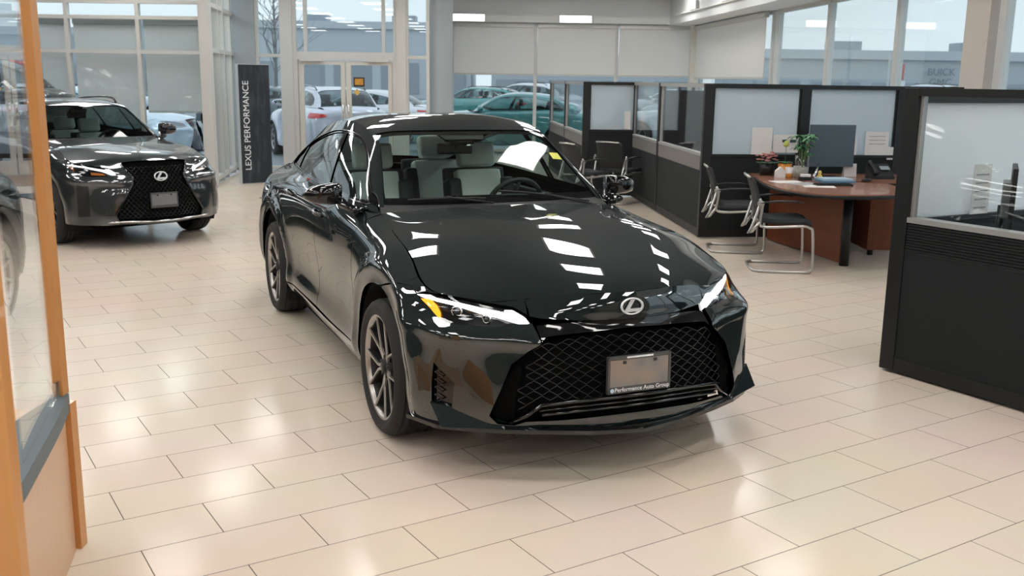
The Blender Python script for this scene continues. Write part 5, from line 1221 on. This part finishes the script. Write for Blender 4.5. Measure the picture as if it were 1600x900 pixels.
        b = MB(); b.tube([tuple(F.ev(F.ix(ci+c, .55))[0]+np.array([.012, 0, 0])) for c in np.linspace(-3, 3, 15)], [.010]*15, 8); b.build('lower_brightwork', [CM['chrome']], root)
    # rear
    Rr = B.R; r_ = lambda c, r: Rr.ix(c, r if r <= 3 else r+1)
    pa('rear_bumper', Rr, [r_(.6, 0), r_(.6, 4)]+[r_(c, 7) for c in np.linspace(1, 7, 7)]+[r_(7.4, 4), r_(7.4, 0)]+[r_(c, 0) for c in np.linspace(7, 1, 7)], paint, step=max(.06, st))
    for k in (0, 1):
        tl_ = [r_(.9, 5.0), r_(1.9, 4.9), r_(2.6, 5.1), r_(2.6, 5.7), r_(1.9, 5.9), r_(.8, 6.0)] if k == 0 else [r_(7.1, 5.0), r_(6.1, 4.9), r_(5.4, 5.1), r_(5.4, 5.7), r_(6.1, 5.9), r_(7.2, 6.0)]
        pa('tail_lamp', Rr, tl_, CM['red'], step=.06, off=.006)
    D = B.D; pa('boot_lid', D, [D.ix(c, r) for c, r in [(0, 0), (1, 0), (2, 0), (3, 0), (4, 0), (5, 0), (6, 0), (6, 1), (6, 2), (5, 2), (4, 2), (3, 2), (2, 2), (1, 2), (0, 2), (0, 1)]], paint, step=.08)
    tx = T.ix; e_ = .28
    re = 6.3 if cross else 6.05
    pa('roof', T, [tx(c, 2.06) for c in np.linspace(0, W2, 13)]+[tx(W2, r) for r in np.linspace(2.4, re-.1, 8)]+[tx(c, re) for c in np.linspace(W2, 0, 13)]+[tx(0, r) for r in np.linspace(re-.1, 2.4, 8)], paint, step=max(.05, st))
    for (c0, c1) in ((0, e_), (W2-e_, W2)):
        pa('pillar', T, [tx(c0, r) for r in np.linspace(0, 2.07, 7)]+[tx(c1, r) for r in np.linspace(2.07, 0, 7)], paint, step=.05)
        pa('pillar', T, [tx(c0, r) for r in np.linspace(re, 8, 7)]+[tx(c1, r) for r in np.linspace(8, re, 7)], paint, step=.05)
    wp = pa('windscreen', T, [tx(c, .05) for c in np.linspace(e_, W2-e_, 9)]+[tx(W2-e_, r) for r in np.linspace(.3, 2.04, 6)]+[tx(c, 2.05) for c in np.linspace(W2-e_, e_, 9)]+[tx(e_, r) for r in np.linspace(2.04, .3, 6)], CM['win'] if not detail else glass('dark crossover windscreen', (.34, .42, .41)), step=.06, off=-.004)[0]
    pa('rear_window', T, [tx(c, re+.08) for c in np.linspace(e_, W2-e_, 9)]+[tx(c, 7.95) for c in np.linspace(W2-e_, e_, 9)], CM['win'], step=.06, off=-.004)
    DLO = [(-.70,1.034),(-.82,1.095),(-.94,1.160),(-1.07,1.235),(-1.20,1.300),(-1.33,1.350),(-1.6,1.385),(-1.93,1.385)]+([(-2.4,1.370),(-2.85,1.32),(-3.10,1.22),(-3.18,1.12),(-3.08,1.075)] if cross else [(-2.2,1.346),(-2.5,1.286),(-2.74,1.218),(-2.92,1.14),(-2.92,1.082)])+[(-2.3,1.07),(-1.7,1.055),(-1.1,1.040)]
    DL = [fn((x, 0, z)) for x, z in DLO]; di = G.inv(np.array([(p[0], 0, p[2]) for p in DL]), xz)
    pa('cabin_side', G, [G.ix(c, 0) for c in np.linspace(.1, 8, 16)]+[G.ix(8, 1)]+[G.ix(c, 2) for c in np.linspace(8, 0, 16)], paint, holes=[di], side=2, step=max(.04, st))
    pa('side_window', G, di, CM['win'], side=2, step=.08, off=-.006)
    for x0, x1 in ((-1.5, -1.68), (-2.45, -2.55)):
        A = [fn((x0, 0, 1.045)), fn((x0-.08, 0, 1.045)), fn((x1-.05, 0, 1.37 if x0 > -2 else 1.345)), fn((x1, 0, 1.37 if x0 > -2 else 1.345))]
        pa('window_pillar', G, G.inv(np.array([(p[0], 0, p[2]) for p in A]), xz), CM['gloss'], side=2, step=.05, off=-.002, flange=0)
    he_ = H.ev(np.array([H.ix(c, 6) for c in np.linspace(0, 2*nh, 13)]))-[0, 0, .03]; te = T.ev(np.array([tx(c, .12) for c in np.linspace(0, W2, 13)]))-[0, 0, .01]
    grid_mesh(root, 'cowl', he_+[.03, 0, 0], te, CM['black'], 1)
    mz = zz(1.085)
    for s in (1, -1): door_mirror(root, (-.84, .945, mz+.01), CM['gloss'] if detail else paint, s, w=.23, hh=.15, arm=(-.70, .80, zz(1.0)))
    if cross and (detail or kind == 'suv'):
        for s in (1, -1):
            q = T.ev(np.array([tx(B.nt+s*(B.nt-.55), r) for r in np.linspace(2.6, 6.0, 14)])); q[:, 2] += .045; q[0, 2] -= .04; q[-1, 2] -= .04
            b = MB(); b.tube([tuple(p) for p in q], .014, 6); b.build('roof_rail', [CM['gloss']], root)
    pa('inner_shell', S, um([(.30, .80)])+[tp(7), tp(9), tp(11), tp(13), tp(15), tp(17)]+um([(-3.4, .27)])+ac(.435, -12, 192, wb, 16)+um([(-.46, .26)])+ac(.435, 192, 82, .01, 12), CM['dark'], side=2, off=-.03, flange=0, step=.1)
    u = MB(); u.b2((-3.3, -.60, .20), (.60, .60, .30)); u.b2((wb+.47, -.80, .22), (-.47, .80, .30)); u.b2((-.70, -.68, .25), (.20, .55 if False else .68, .82)) if False else u.b2((-.70, -.48, .25), (.55, .48, .70)); u.b2((-3.15, -.62, .3), (-2.55, .62, 1.0)); u.build('underbody', [CM['dark']], root)
    wheel_wells(root, (.01, wb), R0, .432)
    for x, s, r in ((0, -1, .2), (0, 1, .5), (wb, -1, .7), (wb, 1, .1)): make_wheel(root, x, s, CM, R=R0, rr=.235, rot=r+wheelrot, low=not detail, y=.90, wid=.225)
    if detail: interior(root, dz=.07)
    else:
        b = MB()
        for y in (-.36, .36):
            for x in (-1.75, -2.6): b.box((x, y, .82+(.06 if cross else 0)), (.14, .44, .72), bev=.05); b.box((x-.08, y, 1.24+(.08 if cross else 0)), (.10, .26, .16), bev=.04)
        b.b2((-1.15, -.68, .6), (-.66, .68, .96+(.06 if cross else 0))); b.build('cabin_fittings', [pbr('dark cabin', (.035, .04, .04), .8)], root)
    return B
PAINT_X = carpaint('graphite crossover paint', (.030, .038, .042), .55, .3)
crossover = thing('car', 'dark grey crossover with black spindle grille parked left, behind the wooden post', 'car', (-4.16, 10.62, 0), -.80, None); crossover.scale = (.92, .92, .92)
build_other(crossover, PAINT_X, 'crossover', True, .1)
def other(label, kind, col, x, y, rz, sc=1., z=-.12, src=None, metal=.2):
    paint = carpaint('paint %.2f %.2f %.2f' % col, col, metal, .35)
    key = kind
    if key in _PROTO:
        root = copy_tree(_PROTO[key][0]); old = _PROTO[key][1]
        def rec(o):
            if o.type == 'MESH':
                for i, sl in enumerate(o.material_slots):
                    if sl.material == old: sl.link = 'OBJECT'; sl.material = paint
            for c in o.children: rec(c)
        rec(root)
    else:
        root = thing('car', label, 'car'); build_other(root, paint, kind); _PROTO[key] = (root, paint)
    root.location = (x, y, z); root.rotation_euler = (0, 0, rz); root.scale = (sc, sc, sc)
    root['label'] = label
    return root
tall = other('tall black car with red tail lamp behind the grey crossover', 'suv', (.015, .018, .02), -10.95, 14.2, 3.12, 1.28, 0)
other('pale blue white car outside the vestibule, its front wheel beside the corner post', 'suv', (.55, .66, .74), -7.45, 20.6, .05, 1.02)
other('silver white car outside the vestibule at the far left', 'sedan', (.55, .60, .64), -15.6, 21.5, 2.9, 1.)
other('white lavender car with red tail lamp behind the left glass door', 'suv', (.62, .62, .70), -4.9, 24.2, 2.0, 1.05)
other('white car parked across behind the right glass door', 'sedan', (.66, .66, .66), -6.0, 30.0, 2.95, 1.0)
other('teal car beyond the white one, right of the door decal', 'suv', (.05, .26, .24), -2.9, 37.0, 2.9, 1.)
other('teal green car close outside the long window with a silver window line', 'sedan', (.05, .24, .23), -1.7, 25.7, 3.14, 1.02)
other('white van-like car far behind the teal one, left bay of the long window', 'suv', (.68, .68, .68), -1.0, 41, 2.6, 1.1)
other('second white car far off in the lot behind the teal one', 'sedan', (.62, .62, .64), 5.6, 47, 2.9, 1.)
other('pale silver car outside the long window behind the side partitions', 'sedan', (.50, .55, .58), 3.6, 29.0, 3.0, 1.)
other('silver car with red lamp seen through the second side partition pane', 'suv', (.40, .46, .50), 5.3, 34.5, 1.9, 1.)
other('dark parked car far behind the left glass door', 'sedan', (.05, .08, .09), -10.4, 36, 2.9)
other('white pickup-sized car beneath the red pylon sign', 'suv', (.65, .68, .68), 18.6, 50, 2.2, 1.2)
other('distant silver car in the lot, left bay of the far row', 'sedan', (.45, .50, .55), -13.5, 38, .2)
for s in (1, -1):
    b = MB(); b.tube([(-3.10, s*.56, 1.33), (-2.95, s*.50, 1.44), (-2.84, s*.40, 1.475)], [.015, .032, .012], 8); b.build('high_lamp', [CM['red']], tall)
# the black sedan itself
PAINT = carpaint('black green pearl paint', (.006, .013, .014), 0., .55)
sedan = thing('car', 'glossy black sedan with light grey seats in the middle of the showroom', 'car', (0.1760320083329139, 5.0038530734797435, 0), -1.1587452186659917)
build_sedan(sedan, PAINT)
